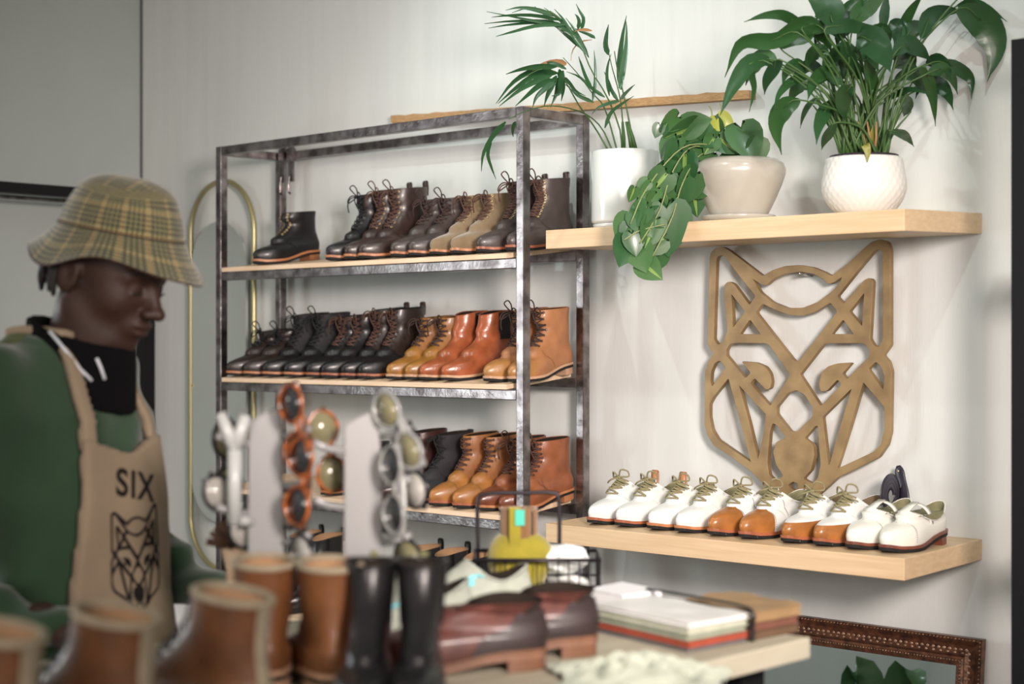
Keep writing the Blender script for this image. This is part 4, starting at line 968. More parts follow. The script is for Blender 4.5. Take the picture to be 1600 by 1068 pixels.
# hair: short dreads behind the ear and nape
DH = []
for k in range(34):
    a = math.radians(random.uniform(100, 262)); r_ = .088
    p0 = HL_(-.012+r_*1.05*math.cos(a), .074*math.sin(a), random.uniform(-.0, .055))
    ln = random.uniform(.03, .065); o = (ff*math.cos(a)+fb*math.sin(a))
    DH.append(tube(catmull([p0, p0+o*.012-Z3*ln*.4, p0+o*random.uniform(.006, .022)-Z3*ln], 6), [.0075, .0075, .0072, .007, .006, .003], 6))
def hairf(p):
    q = (p-H0)@HB.T; d = s_ell(q, (-.008, 0, .034), (.0925, .0775, .072)); return np.maximum(np.maximum(d, q[..., 0]-.012+(.05-q[..., 2])*.5), -.022-q[..., 2])+.002*np.sin(q[..., 0]*300)*np.sin(q[..., 1]*300)
V, F = nets(hairf, lo, hi, .006)
part('hair', join((V, F), *DH), MATS['black_hair'], man, True)
# ---- bucket hat
m = bpy.data.materials.new('plaid_wool'); m.use_nodes = True; nt = m.node_tree; N = nt.nodes; L = nt.links; b = N['Principled BSDF']
b.inputs['Roughness'].default_value = .95; b.inputs['Sheen Weight'].default_value = .3
uvn = N.new('ShaderNodeUVMap'); sep = N.new('ShaderNodeSeparateXYZ'); L.new(uvn.outputs[0], sep.inputs[0])
def mth(op, a, b_=None):
    n = N.new('ShaderNodeMath'); n.operation = op
    for i, x in enumerate((a, b_)):
        if x is None: continue
        if isinstance(x, (int, float)): n.inputs[i].default_value = x
        else: L.new(x, n.inputs[i])
    return n.outputs[0]
def stripes(src, per, duty, ph=0):
    return mth('LESS_THAN', mth('FRACT', mth('ADD', mth('MULTIPLY', src, 1/per), ph)), duty)
cur = None
def mixc(fac, c0, c1):
    n = N.new('ShaderNodeMix'); n.data_type = 'RGBA'; L.new(fac, n.inputs[0])
    for i, c in ((6, c0), (7, c1)):
        if isinstance(c, tuple): n.inputs[i].default_value = (*c, 1)
        else: L.new(c, n.inputs[i])
    return n.outputs[2]
U, W_ = sep.outputs[0], sep.outputs[1]
nz = N.new('ShaderNodeTexNoise'); nz.inputs['Scale'].default_value = 60; tcn = N.new('ShaderNodeTexCoord'); L.new(tcn.outputs['Object'], nz.inputs['Vector'])
U = mth('MULTIPLY', U, 1.3); W_ = mth('MULTIPLY', W_, 1.3)
base = mixc(nz.outputs[0], (.25, .225, .105), (.17, .165, .075))
c_ = mixc(mth('MULTIPLY', mth('MAXIMUM', mth('MULTIPLY', stripes(U, .0105, .48), stripes(U, .0525, .70)), mth('MULTIPLY', stripes(W_, .0105, .48), stripes(W_, .0525, .70))), .92), base, (.022, .022, .014))
c_ = mixc(mth('MULTIPLY', mth('MULTIPLY', stripes(U, .0105, .42), stripes(W_, .0105, .42)), .55), c_, (.015, .012, .01))
c_ = mixc(mth('MULTIPLY', mth('MAXIMUM', stripes(U, .0525, .07, .2), stripes(W_, .0525, .05, .2)), .45), c_, (.27, .12, .04))
L.new(c_, b.inputs['Base Color'])
hat = thing('bucket_hat', 'beige and dark plaid wool bucket hat worn by the man', 'hat', tuple(P(190, 360)))
# the hat is clothing: child of the man
hat.location = Vector(tuple(P(190, 362)))-Vector(man.location); hat.parent = man
for k_ in ('label', 'category'): del hat[k_]
hpt = math.radians(-11); hx = fa*math.cos(hpt)+Z3*math.sin(hpt); hz = Z3*math.cos(hpt)-fa*math.sin(hpt); hy = np.cross(hz, hx)
hw_ = P(190, 362); prof_h = [(.1360, -.058), (.133, -.0555), (.122, -.040), (.110, -.022), (.1005, -.005), (.0965, .000), (.0965, .004), (.0945, .018), (.0900, .032), (.0835, .048), (.0745, .062), (.062, .0745), (.047, .083), (.030, .0885), (.015, .0905), (.002, .091)]
prof_in = [(.1355, -.060), (.131, -.0575), (.120, -.042), (.108, -.024), (.097, -.006), (.092, .002), (.089, .016), (.083, .04), (.066, .066), (.002, .084)]
def hatgrid(pr, flip=False):
    V = []; F = []; UVs = []; n = 72; s = 0
    for i, (r_, z) in enumerate(pr):
        if i: s += math.hypot(r_-pr[i-1][0], z-pr[i-1][1])
        for k in range(n+1):
            a = 2*PI*k/n; br = max(0, (r_-.098)/.038)
            rr = r_*(1+.10*math.cos(a)**2*(1 if r_ > .05 else .6)); zz = z+br*(-.013*math.cos(3*(a+2.05))+.004*math.sin(5*a+2)+.006)
            if z > .055: zz += .006*math.sin(2*a+1)*(r_/.08)
            if z > .07: zz -= .010*math.exp(-((r_-.02)/.03)**2)*0
            V.append(hx*rr*math.cos(a)+hy*rr*math.sin(a)*.93+hz*zz)
            if z > .066: UVs.append((rr*math.cos(a), rr*math.sin(a)+.3))
            else: UVs.append((a*.098+(r_-.098)*0, s))
    for i in range(len(pr)-1):
        for k in range(n):
            f = (i*(n+1)+k, i*(n+1)+k+1, (i+1)*(n+1)+k+1, (i+1)*(n+1)+k); F.append(f[::-1] if flip else f)
    return V, F, UVs
V, F, UVs = hatgrid(prof_h); me = mesh('crown_and_brim', V, F, True, UVs); part('crown_and_brim', me, m, hat)
V, F, UVs = hatgrid(prof_in, True); part('hat_lining', (V, F), mat('rust_hat_lining', (.10, .035, .02), .9), hat)
part('hat_band_seam', tube([hx*.0975*(1+.10*math.cos(a)**2)*math.cos(a)+hy*.0975*(1+.1*math.cos(a)**2)*.93*math.sin(a)+hz*.001 for a in np.arange(0, 2*PI, PI/30)], .0016, 5, closed=True), mat('dark_wool', (.03, .022, .012), .9), hat)

# ---- body
BA = math.radians(-22); bf = R3*math.cos(BA)+F3*math.sin(BA); bl = np.cross(bf, Z3)      # front, his right side
T0 = P(88, 534); BB = np.stack([bf, bl, Z3]); T0g = np.array([T0[0], T0[1], 0.])
sh_n = P(18, 592, -.165); sh_f = P(126, 606, .15); el_n = P(-35, 905, -.22); wr_n = P(165, 934, -.28); el_f = P(185, 900, .22); wr_f = P(335, 946, .06)
def bq(p): q = (p-T0g)@BB.T; return q
def torso(p):
    q = bq(p); z = q[..., 2]
    lean = (z-1.0)*-.02
    qq = q.copy(); qq[..., 0] -= .045*(1.45-z).clip(0, .5)/.5
    w_ = np.interp(z, [0.55, .80, .95, 1.10, 1.26, 1.375, 1.44, 1.50], [.175, .185, .172, .162, .185, .190, .150, .075])
    t_ = np.interp(z, [0.55, .80, .95, 1.10, 1.26, 1.375, 1.44, 1.50], [.125, .130, .118, .112, .120, .112, .085, .062])
    k = np.sqrt((qq[..., 0]/t_)**2+(qq[..., 1]/w_)**2); d = (k-1)*np.minimum(w_, t_)
    return np.maximum(d, np.abs(z-1.0)-.50)
def torso_s(p): return smin(torso(p), s_cap(p, sh_n, sh_f, .055), .05)
def arms(p):
    d = smin(s_cap(p, sh_n, el_n, .066, .050), s_cap(p, el_n, wr_n, .052, .034), .02)
    e = smin(s_cap(p, sh_f, el_f, .062, .048), s_cap(p, el_f, wr_f, .050, .034), .02)
    return np.minimum(d, e)
def folds(p):
    q = bq(p)
    side = (np.abs(q[..., 1])-.12).clip(0, .06)/.06
    return .0050*np.sin(34*q[..., 2]+16*q[..., 0]+6*np.sin(9*q[..., 1]))*np.sin(13*q[..., 1]+4*q[..., 2])+side*.0085*np.sin(48*q[..., 2]-30*q[..., 0]+3*np.sin(12*q[..., 2]))
def bodyf(p):
    d = smin(torso_s(p), arms(p), .03)
    d = d+folds(p)
    q = bq(p); return np.maximum(np.maximum(d, .86-q[..., 2]), -(s_cap(p, P(146, 480), P(118, 585), .056)))
lo = np.minimum.reduce([el_n, wr_n, el_f, wr_f, T0g+[0, 0, .84]])-np.array([.30, .30, 0])*.8; hi = np.maximum.reduce([el_n, wr_n, el_f, wr_f, T0g+[0, 0, 1.56]])+np.array([.2, .2, .05]); lo[2] = .84
V, F = nets(bodyf, lo, hi, .011)
M_sweat = mat('green_sweater_cloth', (.024, .056, .028), .9, 0, .18, 12, .35, 160, sheen=.3)
part('sweater', (V, F), M_sweat, man, True)
# darker yoke patch on the near shoulder
part('shoulder_patch', nets(lambda p: np.maximum(bodyf(p)-.003, np.maximum(np.abs((p-P(12, 520, -.08))@bf)-.05, np.abs((p-P(8, 520, -.09))@bl)-.075)+0*p[..., 0]), P(8, 520, -.09)-.12, P(8, 520, -.09)+.12, .008), mat('olive_yoke', (.075, .09, .035), .9), man, True)
# collar
nk0, nk1 = P(128, 500), P(122, 592)
axn = (nk1-nk0)/np.linalg.norm(nk1-nk0)
def collar(p):
    t = ((p-nk0)@axn)/np.linalg.norm(nk1-nk0); q = bq(p)
    r0 = s_cap(p, nk0-axn*.1, nk1+axn*.1, .068, .088)
    d = np.maximum(r0-.012, -(r0+.004))
    top = (p-P(124, 540))@(-axn)-.028-.022*(-(q[..., 0]-.02)/.08)
    bot = -((p-P(124, 592))@(-axn))
    return np.maximum(np.maximum(d, top), bot-.020-.25*np.maximum(q[..., 0], 0))
g = nets(collar, P(124, 555)-.16, P(124, 555)+.16, .0055)
part('polo_collar', g, mat('black_knit', (.003, .003, .0035), 1.0, 0, 0, 8, .3, 200), man, True)
bvc = BVHTree.FromPolygons([tuple(v) for v in g[0]], g[1])
def snap(b_, p, off):
    h = b_.find_nearest(Vector(tuple(p))); return np.array(h[0])+np.array(h[1])*off
for pts in ([(104, 512), (128, 548), (150, 574), (172, 592)], [(182, 558), (193, 572), (204, 590)]):
    part('collar_piping', tube([snap(bvc, P(x, y, -.10), .002) for x, y in pts], .0028, 6), mat('white_piping', (.55, .57, .62), .6), man, True)
# apron
def apron(p):
    q = bq(p); z = q[..., 2]; dd = torso_s(p); d = np.maximum(dd-.024-.012*((1.25-z).clip(0, 1)), -(dd-.008))
    wv = np.interp(z, [.6, 1.12, 1.20, 1.335], [.135, .128, .116, .100]); zt_ = 1.350-.30*np.maximum(0, .09-np.abs(q[..., 1]))*(1)
    return np.maximum.reduce([d, np.abs(q[..., 1])-wv, z-zt_, -q[..., 0]+.0, .60-z])+.0015*np.sin(q[..., 1]*30+z*5)
lo2 = T0g+np.array([-.30, -.30, .58]); hi2 = T0g+np.array([.30, .30, 1.38])
ga = nets(apron, lo2, hi2, .0075)
M_canvas = mat('beige_canvas', (.235, .18, .12), .85, 0, .12, 14, .35, 220)
part('apron_bib', ga, M_canvas, man, True)
for sd_ in (1, -1):
    def strapf(p):
        q = bq(p); z = q[..., 2]; d0 = torso_s(p); vc = np.interp(z, [1.32, 1.42, 1.53], [.088, .072, .052])
        return np.maximum.reduce([d0-.019, -(d0-.003), np.abs(q[..., 1]*sd_-vc)-.0125, 1.330-z, -.05-q[..., 0]])
    part('apron_strap', nets(strapf, T0g+np.array([-.3, -.3, 1.28]), T0g+np.array([.3, .3, 1.60]), .006), M_canvas, man, True)
bva = BVHTree.FromPolygons([tuple(v) for v in ga[0]], ga[1])
def on_apron(V2):
    """flat print (u to the viewer's right, v up) wrapped on the apron"""
    out = []
    for u, v in V2:
        o = T0g+bf*.6+bl*(-u)+Z3*v; h = bva.ray_cast(Vector(tuple(o)), Vector(tuple(-bf)), 1.0)
        out.append(np.array(h[0])+bf*.0016 if h[0] is not None else T0g+bf*.14+bl*(-u)+Z3*v)
    return out
cu = bpy.data.curves.new('t', 'FONT'); cu.body = 'SIX'; cu.size = .060; cu.offset = .0016; cu.space_character = 1.15; to = bpy.data.objects.new('t', cu); COL.objects.link(to); dg = bpy.context.evaluated_depsgraph_get(); dg.update()
tm = bpy.data.meshes.new_from_object(to.evaluated_get(dg)); bpy.data.objects.remove(to)
tv = [(v.co.x, v.co.y) for v in tm.vertices]; tf = [tuple(p_.vertices) for p_ in tm.polygons]
M_ink = mat('black_print', (.012, .011, .011), .85)
def print_at(name, V2, F2, px, py, sc=1):
    c = P(px, py, -.1); u0 = -((c-T0g)@bl); v0 = c[2]
    part(name, (on_apron([(u0+x*sc, v0+y*sc) for x, y in V2]), F2), M_ink, man, True, False)
ca_, sa_ = math.cos(-.2), math.sin(-.2); print_at('apron_lettering', [(x*ca_-y*sa_, x*sa_+y*ca_) for x, y in tv], tf, 180, 762)
wm = curve_fill([[((x-430)*.000160, (550-y)*.000160) for x, y in P_] for P_ in [OUT]+HOL], 0)
print_at('apron_emblem', [(v.co.x, v.co.y) for v in wm.vertices], [tuple(p_.vertices) for p_ in wm.polygons], 292, 862)
# hands
def hand(wr, elb, side, name):
    d = wr-elb; d = d/np.linalg.norm(d); d = d*.92-Z3*.25; d /= np.linalg.norm(d); s = np.cross(d, Z3); s /= np.linalg.norm(s); s *= side; n_ = np.cross(s, d)*side
    k = wr+d*.085
    def f(p):
        q = s_cap(p, wr-d*.03, wr+d*.02, .026); 
        for t in (-.026, -.009, .009, .026): q = smin(q, s_cap(p, wr+d*.02+s*t*.6, k+s*t, .016, .012), .012)
        for i, t in enumerate((-.027, -.009, .010, .028)):
            L_ = (.030, .034, .032, .025)[i]; a = k+s*t; c1 = a+d*L_-Z3*.006; c2 = c1+d*L_*.6-Z3*L_*.55; c3 = c2+d*L_*.25-Z3*L_*.5
            q = np.minimum(q, smin(smin(s_cap(p, a, c1, .0098, .009), s_cap(p, c1, c2, .009, .0082), .002), s_cap(p, c2, c3, .0082, .007), .002))
        a = wr+d*.025-s*.026; b_ = a+d*.032-s*.026-Z3*.008; c = b_+d*.030-s*.004-Z3*.008
        q = smin(q, smin(s_cap(p, a, b_, .014, .0105), s_cap(p, b_, c, .0105, .0085), .003), .008)
        return q
    part(name, nets(f, wr-.10-.06, wr+.22, .004), M_skin, man, True)
hand(wr_n, el_n, 1, 'hand'); hand(wr_f, el_f, -1, 'hand')
# trousers and boots down to the floor
ft = [T0g+bl*.10-bf*.02, T0g-bl*.10+bf*.03]
def legs(p):
    d = None
    for s, fo in zip((1, -1), ft):
        hp_ = T0g+bl*s*.085+Z3*.88; kn = (hp_+fo)/2+bf*.03; kn[2] = .48; an = fo+Z3*.10
        e = smin(s_cap(p, hp_, kn, .092, .068), s_cap(p, kn, an, .066, .052), .02); d = e if d is None else smin(d, e, .02)
    return np.maximum(d, .05-p[..., 2])
part('trousers', nets(legs, T0g+np.array([-.26, -.26, .03]), T0g+np.array([.26, .26, .98]), .014), mat('dark_denim', (.02, .025, .04), .85, 0, .2, 30), man, True)
for fo in ft:
    def bf_(p, fo=fo):
        c = fo+bf*.07; return np.maximum(smin(s_ell(p, c+Z3*.045, (.15, .055, .055), BB), s_cap(p, fo+Z3*.06, fo+Z3*.13, .056), .03), .002-p[..., 2])
    part('shoe', nets(bf_, fo+np.array([-.25, -.25, -.01]), fo+np.array([.3, .3, .2]), .012), L_black, man, True)

# ================================================================== TABLE AND WHAT STANDS ON IT
TZ = 1.055
tbl = thing('display_table', 'pale wooden work table filling the bottom foreground', 'table', (-1.70, 1.40, 0))
TX0, TX1, TY0, TY1 = -2.05, -1.357, .55, 2.148
bev(part('table_top', box(TX0, TX1, TY0, TY1, TZ-.032, TZ), mat('pale_greenish_wood', (.47, .44, .34), .5, 0, .2, 4, .1, 40, stretch=(12, 1, 12), var_col=(.38, .35, .26)), tbl, True, False), .003)
for x in (TX0+.05, TX1-.11):
    for y in (TY0+.05, TY1-.11): part('leg', box(x, x+.06, y, y+.06, 0, TZ-.032), M_black, tbl, True, False)
part('apron_rail', join(box(TX0+.06, TX1-.06, TY1-.10, TY1-.07, TZ-.12, TZ-.032), box(TX0+.06, TX1-.06, TY0+.07, TY0+.10, TZ-.12, TZ-.032), box(TX1-.10, TX1-.07, TY0+.10, TY1-.10, TZ-.12, TZ-.032), box(TX0+.07, TX0+.10, TY0+.10, TY1-.10, TZ-.12, TZ-.032)), M_black, tbl, True, False)
part('lower_shelf', box(TX0+.06, TX1-.06, TY0+.06, TY1-.06, .30, .325), MATS['pale_greenish_wood'], tbl, True, False)
def on_table(px, d):  # table point at camera distance d
    p = ray(px)*d; return np.array([p[0], p[1], TZ])
L_fg = leather('foreground_tan', (.15, .055, .016), .55, .45); L_fg2 = leather('foreground_orange_tan', (.20, .072, .020), .55, .4)
B_cream = mat('cream_shearling', (.36, .30, .21), .95, 0, .2, 40, .5, 200)
K['fg_tan'] = dict(kind='fg_tan', style='boot', L=.25, W=.088, c=.096, fh=.012, H=.150, upper=L_fg, rim=B_cream, rimr=.005, backstay=B_cream, eyelet=EY_dk, lace=LC_black, welt=M_weltt, ne=6, lining=LIN_tan, bow=False, gap=.5)
K['fg_tan2'] = dict(kind='fg_tan2', style='boot', L=.24, W=.088, c=.096, fh=.004, H=.158, upper=L_fg2, rim=B_cream, rimr=.0045, eyelet=EY_dk, lace=LC_brown, welt=M_weltt, ne=6, lining=LIN_tan, bow=False)
K['fg_black'] = dict(kind='fg_black', style='chelsea', L=.23, W=.072, c=.078, H=.164, upper=L_black, welt=M_sole, tab=mat('moss_green_webbing', (.17, .17, .07), .8), tabh=.012, tabw=.005, rim=L_black, rimr=.003)
K['fg_moc'] = dict(kind='fg_moc', style='chelsea', L=.24, W=.10, H=.090, upper=leather('oxblood_brown', (.13, .038, .028), .48, .5), gusset=leather('oxblood_brown2', (.11, .033, .025), .48, .5), welt=leather('fg_sole_tan', (.17, .075, .038), .6, .3), sole=leather('fg_sole_tan2', (.20, .10, .06), .6, .2), rim=M_dark)
K['fg_slip'] = dict(kind='fg_slip', style='low', L=.20, W=.085, H=.10, upper=mat('mint_cream_felt', (.36, .39, .33), .9, 0, .2, 30, .4, 120), cap=mat('dark_brown_felt', (.035, .02, .018), .9, 0, .2, 30), capy=.62, lace=None, eyelet=None, welt=M_sole)
def fg(kind, px, d, toe_deg, label, name='ankle_boot', cat='boot', group='boots on the table in the foreground', z=0.0006):
    """px = screen column of the heel; toe_deg = direction of the toe, 180 = straight to the left of the photo"""
    sp = K[kind]; p = on_table(px, d); a = math.radians(toe_deg); t = RT*math.cos(a)+FW*math.sin(a)
    rz = math.atan2(t[1], t[0])-PI/2
    return place_shoe(sp, name, label, cat, (p[0], p[1], TZ+z), rz, 0, group)
fg('fg_tan', 236, 1.72, 150, 'tan boot with cream heel strip at the lower left corner, in front of the man')
fg('fg_tan', 416, 1.86, 150, 'tan boot with cream heel strip, right behind the lower left corner boot')
fg('fg_tan', 52, 1.62, 150, 'tan boot cut off by the left edge of the photo')
fg('fg_tan2', 420, 2.09, 104, 'orange-tan boot with cream rim, behind the cream-strip boots and left of its twin')
fg('fg_tan2', 523, 2.07, 104, 'orange-tan boot with cream rim, directly left of the black boots')
fg('fg_black', 584, 2.13, 270, 'left of the two plain black boots in the middle foreground')
fg('fg_black', 662, 2.13, 270, 'right of the two plain black boots in the middle foreground')
fg('fg_moc', 850, 2.27, 186, 'low glossy red-brown slip-on shoe in front, right of the black boots', 'slip_on_shoe', 'shoe', 'red-brown slip-on shoes in the foreground')
fg('fg_moc', 930, 2.37, 186, 'red-brown slip-on shoe behind its twin, left of the notebooks', 'slip_on_shoe', 'shoe', 'red-brown slip-on shoes in the foreground')
# counters (dark heel pieces) on the slip-on shoes
la_m = Last('chelsea', .24, .10, .090)
for o in [o for o in COL.objects if o.name.startswith('slip_on_shoe')]:
    part('heel_counter', la_m.grid(.1, 10.8, 20, lambda i: -1.45+.06*i, lambda i: 1.45-.06*i, 22, .0022), leather('dark_counter', (.03, .018, .018), .5, .3), o)

# teal-strapped slippers on a low cardboard riser
pr = on_table(778, 2.62)
ub = np.array([-1, 0]); vb = np.array([0, 1])
M_card = mat('grey_card', (.10, .09, .085), .85)
M_teal = mat('teal_ribbon', (.16, .50, .55), .6)
for px, d, lb in ((734, 2.50, 'left mint slipper with dark toe and teal strap behind the red-brown slip-ons'), (826, 2.66, 'right mint slipper with dark toe and teal strap behind the red-brown slip-ons')):
    o = fg('fg_slip', px, d, 190, lb, 'felt_slipper', 'slipper', 'slippers on the table', .0006)
    la_s = Last('low', .20, .085, .10)
    part('strap', la_s.grid(2, 9.5, 12, lambda i: 1.9+.0*i, lambda i: 2.12, 4, .004), M_teal, o)
    part('strap', la_s.grid(2, 9.5, 12, lambda i: -1.9, lambda i: -2.12, 4, .004), M_teal, o)

# wire basket with a mustard suede moccasin boot
bc = on_table(838, 2.80)[:2]; M_wire = mat('black_wire', (.02, .015, .02), .4, .5)
bk = thing('wire_basket', 'black wire basket with a tall hoop handle behind the slip-on shoes', 'basket', (bc[0], bc[1], TZ))
def bp(u, v, z): return np.array([*(bc+RT*u+FW*v), TZ+z])
hu, hv, hh = .105, .065, .085
rect = lambda z, e=0: [bp(-hu-e, -hv-e, z), bp(hu+e, -hv-e, z), bp(hu+e, hv+e, z), bp(-hu-e, hv+e, z)]
part('rim', join(tube(rect(hh), .0034, 6, closed=True), tube(rect(hh*.5), .0018, 6, closed=True), tube(rect(.004), .0026, 6, closed=True)), M_wire, bk, True)
part('side_wires', join(*[tube([bp(u, v, .004), bp(u, v, hh)], .0014, 5) for u in np.arange(-hu, hu+.001, .0175) for v in (-hv, hv)], *[tube([bp(u, v, .004), bp(u, v, hh)], .0014, 5) for v in np.arange(-hv+.013, hv, .013) for u in (-hu, hu)], *[tube([bp(-hu, v, .004), bp(hu, v, .004)], .0014, 5) for v in np.arange(-hv, hv+.001, .02)]), M_wire, bk, True)
part('handle', tube(catmull([bp(-.100, hv+.005, .0), bp(-.100, hv+.005, .09), bp(-.100, hv+.005, .165), bp(-.085, hv+.005, .182), bp(-.02, hv+.005, .184), bp(.028, hv+.005, .184), bp(.040, hv+.005, .172), bp(.041, hv+.005, .10), bp(.041, hv+.005, .02)], 50), .0036, 6), M_wire, bk, True)
K['suede_baby'] = dict(kind='suede_baby', style='boot', L=.115, W=.07, H=.088, upper=suede('chartreuse_suede', (.36, .33, .02)), quarter=suede('chartreuse_suede', (.36, .33, .02)), rim=suede('brown_suede', (.20, .10, .03)), rimr=.004, lining=suede('brown_suede', (.20, .10, .03)), eyelet=None, lace=None, welt=suede('chartreuse_suede', (.36, .33, .02)), sole=suede('chartreuse_suede', (.36, .33, .02)))
# built as its own soft shape: body, tongue, cuff, tag
mo = thing('suede_moccasin', 'mustard-yellow suede baby moccasin with brown cuff standing in the wire basket', 'shoe', tuple(bp(-.04, 0, .006)))
M_chart = suede('mustard_suede', (.25, .21, .012)); M_cuff = suede('brown_suede_cuff', (.20, .10, .035))
def mf(p):
    q = (p-bp(-.030, -.01, .0)); a = q@R3; b_ = q@F3; c = q[..., 2]; Q = np.stack([a, b_, c], -1)
    d = s_ell(Q, (0, 0, .07), (.046, .036, .060)); d = smin(d, s_ell(Q, (.028, 0, .085), (.030, .028, .035)), .02); d = smin(d, s_ell(Q, (-.025, 0, .085), (.025, .028, .035)), .02)
    d = smin(d, s_cap(Q, (0, 0, .02), (0, 0, .035), .03), .02); return np.maximum(d, -c+.006)
part('body', nets(mf, bp(-.03, 0, .06)-.09, bp(-.03, 0, .06)+.09, .006), M_chart, mo, True)
def cuff(p):
    q = (p-bp(-.030, -.01, .0)); a = q@R3; b_ = q@F3; c = q[..., 2]
    return np.maximum.reduce([np.sqrt((a/1.0)**2+(b_*1.3)**2)-.032-(c-.12)*.0, -(np.sqrt(a**2+(b_*1.3)**2)-.027), c-.168, .112-c])
part('cuff', nets(cuff, bp(-.03, 0, .14)-.05, bp(-.03, 0, .14)+.05, .0045), M_cuff, mo, True)
part('tongue', xf(box(-.0095, .0095, -.004, .002, .10, .170), tuple(bp(-.036, -.037, 0)), TH), M_chart, mo, True, False)
part('tag', xf(box(-.008, .008, -.0055, -.001, .140, .166), tuple(bp(-.028, -.039, 0)), TH), mat('teal_tag', (.03, .40, .30), .5), mo, True, False)
def crumple(c, r, seed, sq=.6):
    rg = np.random.default_rng(seed); D = rg.normal(size=(14, 3)); D /= np.linalg.norm(D, axis=1)[:, None]; ph = rg.uniform(0, 6, 14)
    V = []; F = []; n, m_ = 26, 16
    for i in range(m_+1):
        th_ = PI*i/m_
        for k in range(n):
            a = 2*PI*k/n; v = np.array([math.sin(th_)*math.cos(a), math.sin(th_)*math.sin(a), math.cos(th_)])
            rr = 1+.09*sum(abs(math.sin(5*(v@D[j])+ph[j]))-.6 for j in range(6))
            V.append(c+v*np.array([r, r, r*sq])*rr)
    for i in range(m_):
        for k in range(n): F.append((i*n+k, (i+1)*n+k, (i+1)*n+(k+1) % n, i*n+(k+1) % n))
    return V, F
M_tis = mat('white_tissue', (.70, .72, .70), .8, 0, .1, 20, .3, 60)
for u, z, r_, sd, lb in ((.045, .075, .042, 3, 'crumpled white tissue ball beside the yellow moccasin in the wire basket'), (.055, .025, .040, 4, 'crumpled white tissue at the bottom right of the wire basket')):
    solo('tissue_paper', crumple(bp(u, 0.0, z+.004), r_, sd, .55), M_tis, lb, 'tissue', smooth=False)
M_sheet = mat('pale_green_tissue', (.40, .44, .36), .85, 0, .15, 20, .3, 60)
V = []; F = []; n = 34; rg = np.random.default_rng(5)
c0 = on_table(1000, 2.18)
for i in range(n):
    for k in range(n):
        u = (i/(n-1)-.5); v = (k/(n-1)-.5); rr = math.hypot(u, v); e = 1+.1*math.sin(5*math.atan2(v, u)+1)
        p = c0[:2]+RT*u*.22*e+FW*v*.22*e
        z = TZ+.003+.042*max(0, 1-rr*1.5)*abs(math.sin(12*u+5*v+3*math.sin(9*v)))*(.35+.65*abs(math.cos(17*v-9*u)))+.001*rg.random()
        V.append((p[0], p[1], z))
for i in range(n-1):
    for k in range(n-1): F.append((i*n+k, (i+1)*n+k, (i+1)*n+k+1, i*n+k+1))
o = solo('tissue_sheet', (V, F), M_sheet, 'crumpled pale green tissue sheet on the table in front of the notebooks', 'tissue', smooth=False)
so = o.modifiers.new('t', 'SOLIDIFY'); so.thickness = .0012

# notebooks
def nb(name, quad, z0, z1, m, label, cover=None, wavy=0.0):
    t = thing(name, label, 'notebook', (*np.mean(np.array(quad), axis=0), z0))
    q = [np.array(p) for p in quad]
    if (q[1]-q[0])[0]*(q[2]-q[1])[1]-(q[1]-q[0])[1]*(q[2]-q[1])[0] < 0: q = q[::-1]
    c = sum(q)/4; qi = [c+(p-c)*.97 for p in q]; th = (z1-z0)
    part('pages', hexa([(*p, z0+.0014) for p in qi], [(*p, z1-.0014) for p in qi]), m, t, True, False)
    def cov(za, zb):
        V = []; F = []; n = 12
        for i in range(n+1):
            for k in range(n+1):
                p = (q[0]*(1-i/n)+q[1]*i/n)*(1-k/n)+(q[3]*(1-i/n)+q[2]*i/n)*k/n; w_ = wavy*math.sin(i*.9)*math.cos(k*.6)
                V.append((*p, zb+max(w_, 0)))
        o_ = len(V)
        for i in range(n+1):
            for k in range(n+1): x = V[i*(n+1)+k]; V.append((x[0], x[1], x[2]-(zb-za)))
        for i in range(n):
            for k in range(n):
                a = i*(n+1)+k; F += [(a, a+n+1, a+n+2, a+1), (o_+a+1, o_+a+n+2, o_+a+n+1, o_+a)]
        for i in range(n):
            for a, b_ in ((i*(n+1), (i+1)*(n+1)), ((i+1)*(n+1)+n, i*(n+1)+n), (i+1, i), (n*(n+1)+i, n*(n+1)+i+1)): F.append((a, o_+a, o_+b_, b_)[::-1])
        return V, F
    part('cover', cov(z1-.0014, z1), cover or m, t, True, False); part('back_cover', hexa([(*p, z0) for p in q], [(*p, z0+.0014) for p in q]), cover or m, t, True, False)
    return t
A_, B_, C_ = (ontop(*p, TZ)[:2] for p in ((1075, 1021), (925, 986), (1168, 1003)))
D_ = B_+(C_-A_)
cols = [('grey', (.16, .15, .15)), ('brick_red', (.38, .075, .04)), ('sage', (.30, .33, .25)), ('pale_sage', (.48, .50, .40)), ('white', (.80, .80, .82))]
z = TZ+.0008
for i, ((nm, c), th) in enumerate(zip(cols, (.0065, .0075, .008, .0085, .0065))):
    jx = np.array([random.uniform(-.003, .003), random.uniform(-.003, .003)])
    quad = [p+jx for p in (A_, B_, D_, C_)]
    lb = {'grey': 'grey notebook at the bottom of the left notebook stack', 'brick_red': 'brick-red notebook, second from the bottom of the left stack', 'sage': 'sage green notebook in the middle of the left stack', 'pale_sage': 'pale sage notebook just under the white cover of the left stack', 'white': 'white-covered notebook on top of the left stack'}[nm]
    nb('notebook', quad, z, z+th, mat(nm+'_leather', c, .6, 0, .15, 30, .2, 80), lb, None, .002 if nm == 'white' else 0); z += th+.0012+(.0012 if nm == 'white' else 0)
zl = z
A2, C2 = ontop(1170, 1006, TZ)[:2], ontop(1232, 987, TZ)[:2]
dirb = (B_-A_)/np.linalg.norm(B_-A_); A2 = C_+(C_-A_)/np.linalg.norm(C_-A_)*.012; C2 = A2+(C_-A_)/np.linalg.norm(C_-A_)*.115
z = TZ+.0008
